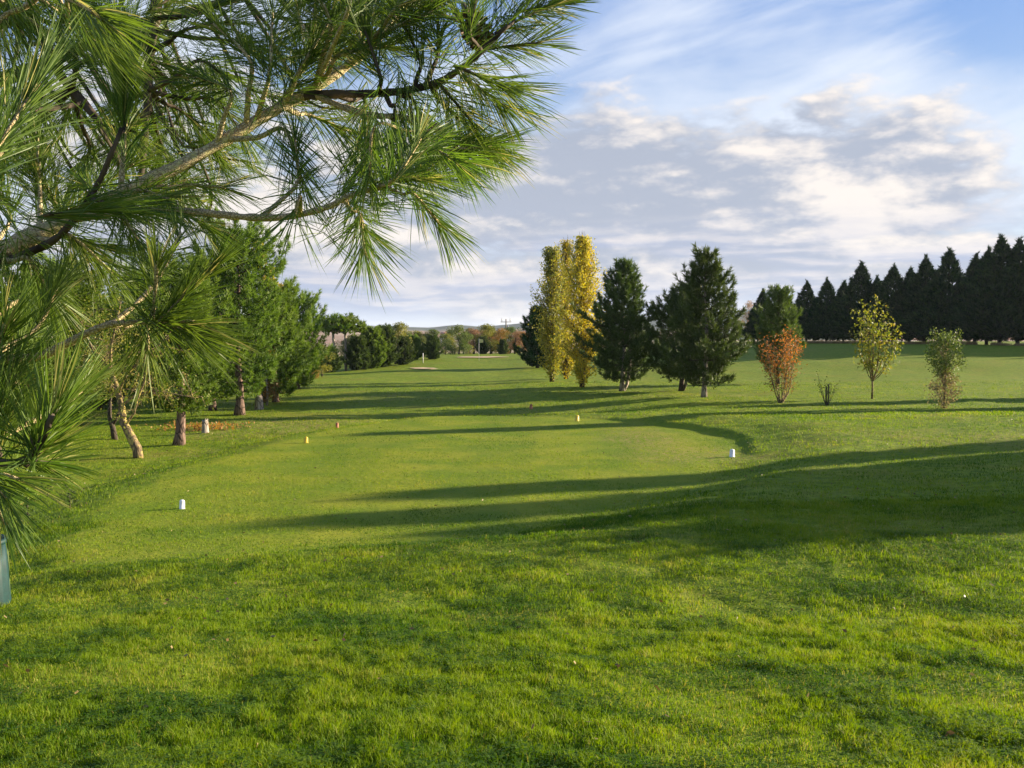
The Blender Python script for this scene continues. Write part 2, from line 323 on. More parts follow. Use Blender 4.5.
# ------------------------------------------------------------------ ground
def build_ground():
    ys = np.concatenate([np.arange(-30, 3.5, 1.2), np.arange(3.5, 18, .10), np.arange(18, 45, .20), np.arange(45, 140, .6), np.geomspace(140, 12000, 90)])
    hx = np.concatenate([np.arange(0, 10, .11), np.arange(10, 32, .3), np.geomspace(32, 9000, 70)])
    xs = np.concatenate([-hx[::-1], hx[1:]])
    X, Y = np.meshgrid(xs, ys); x = X.ravel(); y = Y.ravel()
    z = ground_z(x, y)
    nx, ny = len(xs), len(ys); i = np.arange(ny-1)[:, None]*nx; j = np.arange(nx-1)[None]
    q = np.stack([i+j, i+j+1, i+nx+j+1, i+nx+j], -1).reshape(-1, 4)
    def ell(cx, cy, rx, ry, s=.25, w=.35):
        n = (fbm(x*1.1, y*1.1, 21, 3)-.5)*w
        return 1-sm(np.hypot((x-cx)/rx, (y-cy)/ry)+n, 1-s, 1+s)
    dry = np.zeros_like(x)
    def dat(px, py, rx, ry, k, **kw):
        nonlocal dry; cx, cy = hit(px, py); dry = np.maximum(dry, k*ell(cx, cy, rx, ry, **kw))
    dat(255, 428, 2.6, 3.2, .9, s=.4); dat(290, 420, 3.0, 3.0, .7, s=.4); dat(640, 440, .9, 3.6, .9, s=.6, w=1.4); dat(690, 455, 1.3, 1.6, .9, s=.6, w=1.2)
    dat(690, 395, 3.5, 1.6, .5, s=.5); dat(970, 438, 4.5, 1.3, .5, s=.6, w=1.); dat(560, 410, 2.5, 1.2, .4, s=.6)
    dat(170, 455, 2.2, 1.2, .5, s=.6); dat(370, 398, 3.0, 1.2, .45, s=.6); dat(60, 600, .9, .45, .35, s=.7)
    far = sm(y, 190, 260)
    sand = np.maximum(1-sm(np.hypot((x-hit(425,369)[0])/1.1, (y-hit(425,369)[1])/1.3), .8, 1.1), 0)
    o = mesh_np('ground', np.stack([x, y, z], 1), [q], None, None, {'tee': tee_mask(x, y, .3), 'dry': dry, 'far': far, 'sand': sand}, smooth=True)
    o['kind'] = 'structure'
    m = bpy.data.materials.new('grass_ground'); m.use_nodes = True; T = NT(m.node_tree); T.n.clear()
    out = T.node('ShaderNodeOutputMaterial'); P = T.node('ShaderNodeNewGeometry').outputs['Position']
    at = lambda k: T.node('ShaderNodeAttribute', attribute_name=k).outputs['Fac']
    tee, dryA, farA, sandA = at('tee'), at('dry'), at('far'), at('sand')
    nf = T.noise(P, 38.0, 3, .6); nm = T.noise(P, 5.0, 6, .62); nl = T.noise(P, 0.55, 4, .55); nc = T.noise(P, 1.7, 5, .6)
    rough = T.mix(T.ss(nm, .32, .68), (0.100, 0.160, 0.008), (0.215, 0.272, 0.014))
    rough = T.mix(T.ss(nl, .45, .72, 0, .7), rough, (0.215, 0.215, 0.020))
    rough = T.mix(T.ss(nc, .60, .74, 0, .55), rough, (0.035, 0.085, 0.010))
    mown = T.mix(T.ss(nl, .35, .66), (0.155, 0.222, 0.010), (0.260, 0.282, 0.018))
    mown = T.mix(T.ss(nm, .56, .75, 0, .35), mown, (0.23, 0.195, 0.04))
    mown = T.mix(T.ss(T.noise(P, 11.0, 4, .75), .58, .68, 0, .6), mown, (0.14, 0.11, 0.04))
    wv = T.node('ShaderNodeTexWave', {'Vector': T.node('ShaderNodeMapping', {0: P, 'Rotation': (0, 0, 0.06)}).outputs[0], 'Scale': 0.085, 'Distortion': 1.2, 'Detail': 2.0, 'Detail Scale': 0.6}).outputs[1]
    mown = T.mix(T.ss(wv, .35, .65, 0, .16), mown, (0.10, 0.16, 0.010))
    col = T.mix(tee, rough, mown)
    col = T.mix(T.ss(nf, .30, .70, .0, .45), col, T.mix(1.0, col, (0.45, 0.5, 0.45), 'MULTIPLY'))
    dm = T.m('MULTIPLY', dryA, T.ss(T.noise(P, 7.0, 8, .72), .47, .60, 0.0, .85))
    col = T.mix(dm, col, (0.33, 0.22, 0.10))
    col = T.mix(sandA, col, (0.55, 0.43, 0.28))
    # far fields: patches of stubble, ploughed earth and pasture
    fp = T.node('ShaderNodeTexVoronoi', {'Vector': T.node('ShaderNodeMapping', {0: P, 'Scale': (0.0035, 0.0022, 0)}).outputs[0], 'Scale': 1.0, 'Randomness': .9})
    fr = T.node('ShaderNodeSeparateColor', {0: fp.outputs['Color']}).outputs[0]
    fcol = T.mix(T.ss(fr, .45, .5), T.mix(T.ss(fr, .2, .25), (0.30, 0.17, 0.10), (0.36, 0.27, 0.15)), T.mix(T.ss(fr, .7, .75), (0.13, 0.15, 0.05), (0.28, 0.20, 0.12)))
    col = T.mix(farA, col, fcol)
    h = T.m('ADD', T.m('MULTIPLY', nf, .35), T.m('MULTIPLY', nm, .9))
    bm = T.node('ShaderNodeBump', {'Strength': T.m('MULTIPLY', T.m('SUBTRACT', 1.0, farA), .75), 'Distance': .05, 'Height': h})
    p = T.node('ShaderNodeBsdfPrincipled', {'Base Color': col, 'Roughness': .85, 'Specular IOR Level': .1, 'Normal': bm.outputs[0]})
    T.l.new(p.outputs[0], out.inputs[0]); o.data.materials.append(m)
build_ground()

def build_grass():
    rng = np.random.default_rng(4)
    L = {'v': [], 'q': [], 't': [], 'a': [], 'n': 0}
    def batch(n, d0, d1, pw, h0, w0, only_rough=True, tee_only=False, clover=False):
        # distance drawn so that density falls off with distance
        u = rng.random(n); e = pw
        d = (d0**e + u*(d1**e-d0**e))**(1/e)
        x = (rng.random(n)*2-1)*(d*0.535+.25); y = d
        tm = tee_mask(x, y, .3)
        if tee_only: k = rng.random(n) < tm
        elif only_rough: k = rng.random(n) < (1-tm*.97)
        else: k = np.ones(n, bool)
        cl = fbm(x*1.8, y*1.5, 31, 4)
        cl2 = .45*fbm(x*6.0, y*4.5, 47, 3)+.55*fbm(x*15, y*11, 53, 3)
        if clover: k &= (cl + .10*rng.random(n) > .56)
        thin = fbm(x*.9+7, y*.9, 77, 3)
        k &= rng.random(n) < (1-.45*sm(thin, .55, .72))
        x, y, cl, cl2, thin = x[k], y[k], cl[k], cl2[k], thin[k]; n = len(x)
        z = ground_z(x, y)
        H = h0*(.55+.75*rng.random(n))*(.60+.8*sm(cl2, .32, .68))*(1-.35*sm(thin, .5, .7)); W = w0*(.7+.6*rng.random(n))
        th = rng.random(n)*2*pi; ln = .25+.75*rng.random(n)
        dx = np.cos(th)*ln; dy = np.sin(th)*ln
        ph = rng.random(n)*pi; wx = np.cos(ph)*W*.5; wy = np.sin(ph)*W*.5
        b = np.stack([x, y, z-.004], 1); w = np.stack([wx, wy, 0*wx], 1)
        pat = fbm(x*.45, y*.45, 91, 3)
        tint = np.clip((.36+.75*(pat-.5)-.9*(cl-.5)+.9*(cl2-.5))+.42*(rng.random(n)-.5), 0, .92)
        dryb = rng.random(n) < .02+.10*sm(thin, .5, .72); tint = np.where(dryb, 1.0, tint)
        if clover:
            c = b+np.stack([dx*.01, dy*.01, H*.75], 1)
            tl = np.stack([(rng.random(n)-.5)*.5, (rng.random(n)-.5)*.5, np.ones(n)], 1)
            ax = norm(np.stack([np.cos(ph), np.sin(ph), -(tl[:, 0]*np.cos(ph)+tl[:, 1]*np.sin(ph))], 1)); bx = norm(np.cross(tl, ax))
            R = (W*1.0)[:, None]
            V = np.stack([c-ax*R, c-bx*R, c+ax*R, c+bx*R], 1).reshape(-1, 3)
            L['q'].append(np.arange(n*4).reshape(-1, 4)+L['n']); L['a'].append(np.repeat(np.clip(tint*.45+.15*(rng.random(n)-.3), 0, .5), 4)); L['v'].append(V); L['n'] += 4*n; return
        mid = b+np.stack([dx*H*.22, dy*H*.22, H*.62], 1); tip = b+np.stack([dx*H*.75, dy*H*.75, H*(1.05-.25*ln)], 1)
        V = np.stack([b-w, b+w, mid+w*.8, mid-w*.8, tip], 1).reshape(-1, 3); i = np.arange(n)[:, None]*5+L['n']
        L['q'].append(i+np.array([[0, 1, 2, 3]])); L['t'].append(i+np.array([[3, 2, 4]])); L['v'].append(V); L['n'] += 5*n
        L['a'].append(np.repeat(tint, 5))
    batch(330000, 4.2, 9, 1.3, .050, .0042)
    batch(210000, 9, 16, 1.2, .048, .0062)
    batch(120000, 15, 34, .9, .046, .011)
    batch(90000, 30, 60, .9, .055, .016)
    batch(230000, 11.3, 36, .9, .024, .010, tee_only=True)
    batch(230000, 4.2, 13, 1.2, .054, .0085, clover=True)
    o = mesh_np('grass', np.concatenate(L['v']), [np.concatenate(L['t']), np.concatenate(L['q'])], M['grass'], None, {'tint': np.concatenate(L['a'])})
    tag(o, 'green rough grass and clover blades covering the lawn in the foreground', 'grass', kind='stuff')
M['grass'] = mat_leaf('grass_blades', (0.052, 0.116, 0.009), (0.170, 0.240, 0.013), (0.30, 0.27, 0.06), trans=.42, rough=.6, spec=.15)
build_grass()

def fallen():
    rng = np.random.default_rng(88); n = 800; d = 4.6+rng.random(n)**.8*32; x = (rng.random(n)*2-1)*d*.53
    z = ground_z(x, d); lv = Leaves(); tm = tee_mask(x, d)
    P = np.stack([x, d, z+.004+.035*(1-tm)], 1); lv.leaves(P, np.stack([rng.normal(size=n), rng.normal(size=n), .25*rng.normal(size=n)], 1), .035+.03*rng.random(n), .028, rng.random(n), rng)
    tag(lv.build('fallen_leaves', mat_leaf('brown_leaves', (0.08, 0.05, 0.025), (0.18, 0.12, 0.05), (0.26, 0.20, 0.09), trans=.1)), 'small brown and straw fallen leaves scattered over the grass', 'fallen leaves', kind='stuff')
fallen()

def build_hills():
    us = np.linspace(-.75, .75, 260); D = np.linspace(1500, 4200, 40)
    U, DD = np.meshgrid(us, D); pxs = CX+U*F
    top = np.interp(pxs, [-200, 200, 380, 430, 455, 480, 505, 535, 600, 690, 725, 760, 820, 1000, 1300], [322, 322, 326, 328, 325, 327, 325, 322, 318, 316, 312, 310, 309, 305, 305])
    top = top+1.6*(fbm(U*60, DD*0, 8, 3)-.5)
    crest = EYE+(HOR-top)/F*3000
    t = sm(DD, 1500, 3000)
    z = -9.5+(crest+9.5)*t**1.4 - sm(DD, 3000, 4200)*70+14*(fbm(U*9, DD/500, 12, 4)-.5)*sm(DD, 1550, 2000)*(1-sm(DD, 2700, 2950))
    z = np.where(DD < 1520, -14, z)
    V = np.stack([U*DD, DD, z], -1).reshape(-1, 3); nx = 260; i = np.arange(39)[:, None]*nx; j = np.arange(nx-1)[None]
    o = mesh_np('hills', V, [np.stack([i+j, i+j+1, i+nx+j+1, i+nx+j], -1).reshape(-1, 4)], None, smooth=True); o['kind'] = 'structure'
    m = bpy.data.materials.new('hill_fields'); m.use_nodes = True; T = NT(m.node_tree); T.n.clear(); out = T.node('ShaderNodeOutputMaterial')
    P = T.node('ShaderNodeNewGeometry').outputs['Position']
    fp = T.node('ShaderNodeTexVoronoi', {'Vector': T.node('ShaderNodeMapping', {0: P, 'Scale': (0.0055, 0.0035, 0)}).outputs[0], 'Scale': 1.0, 'Randomness': .9})
    fr = T.node('ShaderNodeSeparateColor', {0: fp.outputs['Color']}).outputs[0]
    col = T.mix(T.ss(fr, .45, .5), T.mix(T.ss(fr, .2, .25), (0.33, 0.17, 0.10), (0.38, 0.27, 0.17)), T.mix(T.ss(fr, .7, .75), (0.10, 0.12, 0.06), (0.30, 0.19, 0.12)))
    z = T.node('ShaderNodeSeparateXYZ', {0: P}).outputs[2]
    col = T.mix(T.ss(T.m('ADD', T.m('MULTIPLY', T.noise(P, .006, 4, .6), 40), z), 24, 34), col, (0.055, 0.07, 0.045))   # wooded tops
    p = T.node('ShaderNodeBsdfPrincipled', {'Base Color': col, 'Roughness': 1.0, 'Specular IOR Level': 0.0}); T.l.new(p.outputs[0], out.inputs[0])
    o.data.materials.append(m)
build_hills()

# ------------------------------------------------------------------ trees
def pine_mesh(H, R, base, seed, mat, bark, full=1.0, tl=.27, tw=.034, top_gap=0.0, lean=0.0, shape=1.0, r0=.12, trunks=1):
    rng = np.random.default_rng(seed); wood = Wood(); fol = Leaves(); limbs = Wood(); wood.limbs = limbs
    zz = np.linspace(0, H*.97, 14); tx = lean*(zz/H)**1.5*H+.05*np.sin(zz*1.3+seed); ty = .05*np.cos(zz*1.1+seed*2)
    tr = r0*(1-zz/H*.93); tr[0] *= 1.35
    wood.tube(np.stack([tx, ty, zz], 1), tr, 8, lump=.2, rng=rng)
    if trunks > 1:
        for s in range(trunks-1):
            a = rng.random()*2*pi; k = .35+.1*s
            wood.tube([(0, 0, 0), (cos(a)*.25, sin(a)*.25, .4), (cos(a)*.4, sin(a)*.4, 1.3), (cos(a)*.45, sin(a)*.3, H*k)], [r0*.8, r0*.6, r0*.5, .02], 7)
    PP = []; DD = []; TT = []
    z = base
    while z < H*.93:
        f = (z-base)/(H-base)
        prof = (min(1.0, .45+f*3.2))*(1-f)**(.78*shape)
        rr = R*prof*(.82+.36*rng.random())
        if top_gap and .80 < f < .86: z += .14; continue
        nb = int(rng.integers(6, 9)); a0 = rng.random()*6.28
        for b in range(nb):
            a = a0+b*2*pi/nb+rng.normal()*.18
            L = rr*(.66+.5*rng.random())+.05
            if rng.random() < .07: L *= 1.25
            x0 = np.interp(z, zz, tx); y0 = np.interp(z, zz, ty)
            up = .10+.55*f; n = 6; s = np.linspace(0, 1, n)
            bx = x0+cos(a)*L*s; by = y0+sin(a)*L*s; bz = z+L*(up*s-.28*s*(1-f)+.34*s**3)
            pts = np.stack([bx, by, bz], 1); limbs.tube(pts, np.linspace(.014+.009*L, .004, n), 4, cap=False)
            ns = max(3, int(L*10.5*full)); t = .22+.78*rng.random(ns)**.75
            c = np.stack([np.interp(t, s, bx), np.interp(t, s, by), np.interp(t, s, bz)], 1)
            side = rng.normal(size=(ns, 1))*.36*(1.15-t[:, None])*L*.7
            c = c+side*np.array([-sin(a), cos(a), 0])+np.stack([np.zeros(ns), np.zeros(ns), rng.normal(size=ns)*.06+.05*abs(side[:, 0])], 1)
            d = np.array([cos(a), sin(a), .0])*(.5+.4*t[:, None])+np.array([0, 0, 1.])*(.55+.6*rng.random((ns, 1)))+rng.normal(size=(ns, 3))*.28
            PP.append(c); DD.append(d)
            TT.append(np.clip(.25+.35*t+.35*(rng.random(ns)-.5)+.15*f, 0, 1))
            tipp = pts[-1][None]; PP.append(tipp); DD.append(np.array([[cos(a)*.5, sin(a)*.5, 1.0]])); TT.append(np.array([.8]))
        z += (.20+.10*rng.random())*(1.0+.5*(1-f))*max(.75, H/8)
    for k in range(9): PP.append(np.array([[tx[-1]+.05*rng.normal(), ty[-1]+.05*rng.normal(), H-.75+.07*k]])); DD.append(np.array([[.1*rng.normal(), .1*rng.normal(), 1]])); TT.append(np.array([.7]))
    P = np.concatenate(PP); D = np.concatenate(DD); t = np.concatenate(TT)
    # each shoot carries two tufts, one behind the other
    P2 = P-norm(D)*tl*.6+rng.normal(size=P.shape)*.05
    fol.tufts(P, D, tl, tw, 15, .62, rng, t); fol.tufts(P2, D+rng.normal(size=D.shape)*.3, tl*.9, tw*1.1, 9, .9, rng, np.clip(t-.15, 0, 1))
    return wood, fol
def add_tree(name, cat, label, loc, wood, fol, bark, leaf, rz=0, group=None, sc=1.0, crown='crown'):
    t = empty(name, loc, rz, sc); tag(t, label, cat, group)
    wood.build('trunk', bark, t); c = fol.build(crown, leaf, t)
    if getattr(wood, 'limbs', None): wood.limbs.build('limbs', M['bark_dark'], t)
    return t
def copy_tree(src, loc, label, rz=0, sc=1.0, group=None):
    r = src.copy(); COL.objects.link(r); r.location = loc; r.rotation_euler = (0, 0, rz); r.scale = sc if hasattr(sc, '__len__') else (sc,)*3
    r['label'] = label
    if group: r['group'] = group
    for ch in list(src.children):
        c = ch.copy(); COL.objects.link(c); c.parent = r
    return r
def place(px, py=None, d=None):
    if d is None: x, d = hit(px, py)
    else: x = (px-CX)/F*d/(cos(PITCH))
    return (x, d, gz(x, d)-.03)
def skeleton(rng, H, spread, levels=3, up=.75, fork=3, r0=.07, trunk_h=.25, p0=(0, 0, 0), lean=(0, 0)):
    """recursive limbs; returns wood and the outer twig points"""
    wood = Wood(); tips = []; 
    def grow(p, d, L, r, lev):
        n = 5; pts = [p]; dd = d
        for i in range(n-1):
            dd = norm(dd+rng.normal(size=3)*.13+np.array([0, 0, .05*up])); pts.append(pts[-1]+dd*L/(n-1))
        wood.tube(pts, np.linspace(r, r*.55, n), 6 if lev > 1 else 4, cap=False)
        if lev <= 1:
            for q in pts[1:]: tips.append((q, dd))
        if lev == 0: return
        k = fork+int(rng.random() < .5)
        for i in range(k):
            q = pts[-1] if i < 2 else pts[int(rng.integers(2, n))]
            ax = perp(dd[None], rng)[0]
            nd = norm(dd*up+ax*spread*(.6+.7*rng.random()))
            grow(q, nd, L*(.62+.25*rng.random()), r*.55, lev-1)
    t0 = np.array(p0, float); t1 = t0+np.array([lean[0], lean[1], trunk_h*H])
    wood.tube([t0, (t0+t1)/2+rng.normal(size=3)*.02, t1], [r0*1.3, r0*1.05, r0], 8, cap=True)
    for i in range(fork):
        ax = norm(np.array([cos(i*6.28/fork+rng.random()), sin(i*6.28/fork+rng.random()), 0])); grow(t1, norm(np.array([0, 0, up])+ax*spread*.9), (1-trunk_h)*H*.42, r0*.62, levels-1)
    return wood, tips
def leaf_mesh(rng, tips, n_per, r, L, W, tint=None, droop=0.0):
    P = np.array([t[0] for t in tips]); D = np.array([t[1] for t in tips])
    p = np.repeat(P, n_per, 0)+rng.normal(size=(len(P)*n_per, 3))*r
    d = np.repeat(D, n_per, 0)*.4+rng.normal(size=p.shape)*.8-np.array([0, 0, droop])
    lv = Leaves(); ti = np.repeat(rng.random(len(P)), n_per)*.5+rng.random(len(p))*.5 if tint is None else tint(p, rng)
    lv.leaves(p, d, L*(.7+.6*rng.random(len(p))), W, np.clip(ti, 0, 1), rng); return lv
def broad_tree(H, R, seed, base=.15, n=5000, leaf=.13, lumps=14):
    """rounded crown made of many leaf clumps spread through its volume"""
    rng = np.random.default_rng(seed); wood = Wood(); 
    hz = np.linspace(0, H*.8, 7); wood.tube(np.stack([.08*np.sin(hz), .06*np.cos(hz*1.3), hz], 1), np.linspace(.035*H*.6+.03, .02, 7), 7)
    C = []; S = []
    for i in range(lumps):
        f = rng.random()**.8; a = rng.random()*6.28; zc = H*(base+.12+(.88-base)*f); rr = R*math.sqrt(max(.05, 1-((f-.42)/.62)**2))*(.35+.5*rng.random())
        c = np.array([cos(a)*rr, sin(a)*rr, zc]); C.append(c); S.append(R*(.26+.22*rng.random()))
        wood.tube([(0, 0, zc*.55), c*.55+np.array([0, 0, zc*.35]), c], [.03, .02, .008], 4, cap=False)
    C.append(np.array([0, 0, H*.9])); S.append(R*.3)
    C = np.array(C); S = np.array(S); k = rng.integers(0, len(C), n)
    u = norm(rng.normal(size=(n, 3))); rad = rng.random(n)**.42
    p = C[k]+u*(S[k]*rad)[:, None]*np.array([1, 1, .85]); p[:, 2] = np.where(p[:, 2] < max(H*base*.6, .05), .05+rng.random(n)*H*.3, p[:, 2])
    lv = Leaves(); lv.leaves(p, u*.7+rng.normal(size=p.shape)*.6, leaf*(.7+.6*rng.random(n)), leaf*.65, np.clip(rng.random(len(C))[k]*.55+rng.random(n)*.45, 0, 1), rng)
    return wood, lv
def cypress(H, R, seed, n=4200):
    rng = np.random.default_rng(seed); wood = Wood(); wood.tube([(0, 0, 0), (0, 0, H*.5), (0, 0, H*.96)], [.16, .1, .02], 7)
    lv = Leaves(); f = 1-(1-rng.random(n))**.62
    f = np.clip(f, 0.0, .995); a = rng.random(n)*2*pi
    z = .7+f*(H-.9)
    lump = .45+1.1*(fbm(a*2.4+seed*5, z*1.9, seed, 3))
    prof = np.minimum(1.0, .72+f*1.5)*(1-f**1.25)**1.0
    rr = R*prof*lump*(.55+.5*rng.random(n)**.6)
    P = np.stack([np.cos(a)*rr, np.sin(a)*rr, z], 1)
    D = np.stack([np.cos(a), np.sin(a), .55+.9*f+.3*rng.random(n)], 1)+rng.normal(size=(n, 3))*.2
    lv.tufts(P, D, .62*(.5+1.0*rng.random(n))*(1-.62*f), .085, 9, .5, rng)
    k = 26; zz = H*(1.03-.16*rng.random(k)); lv.tufts(np.stack([rng.normal(size=k)*.05, rng.normal(size=k)*.05, zz-.3], 1), np.stack([rng.normal(size=k)*.35, rng.normal(size=k)*.35, np.ones(k)], 1), .4, .06, 9, .4, rng)
    a2 = rng.random(60)*6.28                            # a few loose sprays hanging near the stem foot
    lv.tufts(np.stack([np.cos(a2)*R*.5, np.sin(a2)*R*.5, .55+.3*rng.random(60)], 1), np.stack([np.cos(a2), np.sin(a2), -.2+0*a2], 1), .4, .06, 9, .5, rng)
    return wood, lv
def poplar(H, R, seed, base=.10, n=9000, r0=.14):
    rng = np.random.default_rng(seed); wood = Wood(); zz = np.linspace(0, H*.96, 9)
    wood.tube(np.stack([.05*np.sin(zz), .05*np.cos(zz), zz], 1), np.linspace(r0, .02, 9), 8, lump=.3, rng=rng)
    nb = 230; P = []; T_ = []
    prof = lambda v: min(1, .30+1.9*v)*(1-min(v, 1)**4.0)**.7
    for i in range(nb):
        z0 = H*(.012+.90*rng.random()**1.05); a = rng.random()*6.28
        L = min(H*(.10+.14*z0/H), H-z0)*(.6+.6*rng.random()); rad = R*1.1*(.35+.75*rng.random())*prof((z0+L*.8)/H)
        s = np.linspace(0, 1, 5); bx = np.cos(a)*rad*s**.75; by = np.sin(a)*rad*s**.75; bz = z0+L*s
        wood.tube(np.stack([bx, by, bz], 1), np.linspace(.02, .004, 5), 4, cap=False)
        m = int(1.25*n/nb*(.4+L/(H*.25))); t = .05+.95*rng.random(m)
        c = np.stack([np.interp(t, s, bx), np.interp(t, s, by), np.interp(t, s, bz)], 1)+rng.normal(size=(m, 3))*np.array([.11, .11, .13])
        P.append(c); T_.append(np.clip(rng.random()*.45+rng.random(m)*.5, 0, 1))
    P = np.concatenate(P); t = np.concatenate(T_); t = np.clip(t+.25*(fbm(P[:, 0]*1.2+9, P[:, 2]*.7, seed, 2)-.5), 0, 1)
    P = P[P[:, 2] < H]; t = t[:len(P)]
    lv = Leaves(); lv.leaves(P, rng.normal(size=P.shape)+np.array([0, 0, -.2]), .10*(.7+.6*rng.random(len(P))), .085, t, rng)
    return wood, lv

# --- centre group
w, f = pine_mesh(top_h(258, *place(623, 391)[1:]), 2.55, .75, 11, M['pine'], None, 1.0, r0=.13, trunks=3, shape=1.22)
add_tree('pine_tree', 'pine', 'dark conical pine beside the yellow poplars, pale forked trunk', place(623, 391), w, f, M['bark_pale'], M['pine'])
p = place(705, 397)
w, f = pine_mesh(top_h(247, p[1], p[2]), 2.15, .7, 23, M['pine'], None, .95, top_gap=1, r0=.12, shape=.95)
add_tree('pine_tree', 'pine', 'tall open-topped pine with a tufted crown tip, right of the centre pines', p, w, f, M['bark_pale'], M['pine'])
p = place(682, 391)
w, f = pine_mesh(top_h(283, p[1], p[2]), 2.5, .8, 37, M['pine'], None, 1.0, r0=.13, trunks=2, shape=1.1)
add_tree('pine_tree', 'pine', 'lower broad dark pine filling the gap between the two taller centre pines', p, w, f, M['bark_dark'], M['pine'])
for (px, py, top, R, seed, mt, lab, n) in (
    (552, 382, 246, 1.25, 3, 'poplar_green', 'slender yellow-green columnar poplar, leftmost of the poplar clump', 12000),
    (582, 387, 236, 1.45, 5, 'poplar', 'tallest golden yellow poplar touching the dark pine', 16000),
    (566, 379, 240, 1.3, 9, 'poplar', 'golden poplar standing between and behind the other two poplars', 8500)):
    p = place(px, py); w, f = poplar(top_h(top, p[1], p[2]), R, seed, n=n)
    add_tree('poplar_tree', 'poplar', lab, p, w, f, M['bark_dark'], M[mt], group='yellow poplars', crown='crown')
p = place(538, 368); w, f = pine_mesh(top_h(305, p[1], p[2]), 2.0, .35, 61, M['pine'], None, 1.1, tl=.3, tw=.05, shape=1.1)
add_tree('conifer', 'conifer', 'dark bushy conifer half hidden behind the left poplar', p, w, f, M['bark_dark'], M['cypress'])

# --- right group
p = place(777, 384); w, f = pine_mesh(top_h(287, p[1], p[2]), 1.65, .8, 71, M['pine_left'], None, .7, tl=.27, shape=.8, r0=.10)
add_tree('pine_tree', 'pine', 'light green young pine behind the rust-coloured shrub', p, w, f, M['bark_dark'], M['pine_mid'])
p = place(782, 403); H = top_h(333, p[1], p[2]); rng = np.random.default_rng(5)
w = Wood(); tips = []
for i in range(16):
    a = rng.random()*6.28; r = 1.15*(.3+.7*rng.random()); s = np.linspace(0, 1, 7); hh = H*(.72+.28*rng.random())
    q = np.stack([np.cos(a)*r*s**.55, np.sin(a)*r*s**.55, hh*s], 1)+rng.normal(size=(7, 3))*.03; q[0] = (rng.normal()*.05, rng.normal()*.05, 0)
    w.tube(q, np.linspace(.022, .005, 7), 4, cap=False)
    for u in q[2:]:
        for _ in range(4):
            tips.append((u+rng.normal(size=3)*.13, np.array([cos(a), sin(a), 1.])))
def ot(p, rng): return np.clip(.02+.62*sm(p[:, 2], .8, H*.8)+.7*(rng.random(len(p))-.35), 0, 1)
f = leaf_mesh(rng, tips, 6, .13, .10, .045, ot)
add_tree('orange_shrub', 'shrub', 'upright shrub with rust-orange autumn leaves and many thin stems', p, w, f, M['bark_lichen'], M['orange'], crown='foliage')
p = place(827, 405); H = top_h(374, p[1], p[2]); rng = np.random.default_rng(8); w = Wood(); tips = []
for i in range(9):
    a = rng.random()*6.28; r = .42*rng.random()+.1; s = np.linspace(0, 1, 6); hh = H*(.55+.45*rng.random())
    q = np.stack([np.cos(a)*r*s**.8, np.sin(a)*r*s**.8, hh*s], 1)+rng.normal(size=(6, 3))*.02; w.tube(q, np.linspace(.014, .004, 6), 4, cap=False); tips += [(u, np.array([0, 0, 1.])) for u in q[3:]]
f = leaf_mesh(rng, tips, 5, .07, .08, .04)
tw = add_tree('twiggy_shrub', 'shrub', 'small nearly bare twiggy shrub between the rust shrub and the sapling', p, w, f, M['bark_dark'], M['bush'], crown='foliage')
g = Wood(); g.tube([(-.03, .02, 0), (-.04, .02, .8)], [.035, .03], 8); g.tube([(.04, .0, 0), (.05, 0, .86)], [.03, .025], 8); g.build('dark_stems', M['bark_dark'], tw)  # two thin dark upright stems of the twiggy shrub
p = place(872, 399); H = top_h(303, p[1], p[2]); rng = np.random.default_rng(16)
w = Wood(); tips = []
w.tube([(0, 0, 0), (.01, 0, .5), (0, .02, 1.0)], [.05, .042, .04], 8)
for i in range(15):
    a = i*2.4+rng.normal()*.3; s = np.linspace(0, 1, 8); hh = (H-.9)*(.45+.55*rng.random()) if i else H-.9; r = (1.6 if i else .3)*(.6+.45*rng.random())*(1-.55*(hh/(H-.9)))
    q = np.stack([np.cos(a)*r*s**.75, np.sin(a)*r*s**.75, .85+hh*s**1.05], 1)+np.cumsum(rng.normal(size=(8, 3))*.025, 0)
    w.tube(q, np.linspace(.022, .005, 8), 5, cap=False)
    for j in range(2, 8):
        for _ in range(2):
            e = q[j]+norm(rng.normal(size=3)+np.array([cos(a)*.5, sin(a)*.5, .6]))*(.18+.2*rng.random()); w.tube([q[j], e], [.006, .003], 3, cap=False)
            tips += [(e, e-q[j]), ((e+q[j])/2, e-q[j])]
f = leaf_mesh(rng, tips, 4, .085, .15, .07, droop=.2)
add_tree('sapling_tree', 'sapling', 'slender forked sapling with sparse yellow-green leaves on a lit lawn', p, w, f, M['bark_lichen'], M['sapling'])
p = place(944, 408); rng = np.random.default_rng(21); H = top_h(331, p[1], p[2]); w = Wood(); tips = []
def bl(n, z0, z1, rmax, hang=.0):
    for i in range(n):
        f_ = rng.random(); a = rng.random()*6.28; r = rmax*math.sqrt(max(.1, 1-(2*f_-1)**2))*rng.random()**.5
        q = np.array([cos(a)*r, sin(a)*r, z0+(z1-z0)*f_]); w.tube([(q[0]*.2, q[1]*.2, max(0, q[2]-.5)), q], [.008, .003], 3, cap=False); tips.append((q, np.array([cos(a), sin(a), .6])))
w.tube([(0, 0, 0), (.02, 0, H*.5), (0, 0, H*.92)], [.04, .03, .01], 6)
bl(60, .08, H*.46, .58); n1 = len(tips); bl(120, H*.45, H*.95, .68)
for i in range(7):
    a = rng.random()*6.28; q = np.array([cos(a)*.45, sin(a)*.45, H*(.86+.14*rng.random())]); w.tube([(0, 0, H*.6), q], [.01, .003], 3, cap=False); tips.append((q, np.array([0, 0, 1.])))
f = leaf_mesh(rng, tips, 22, .11, .09, .05)
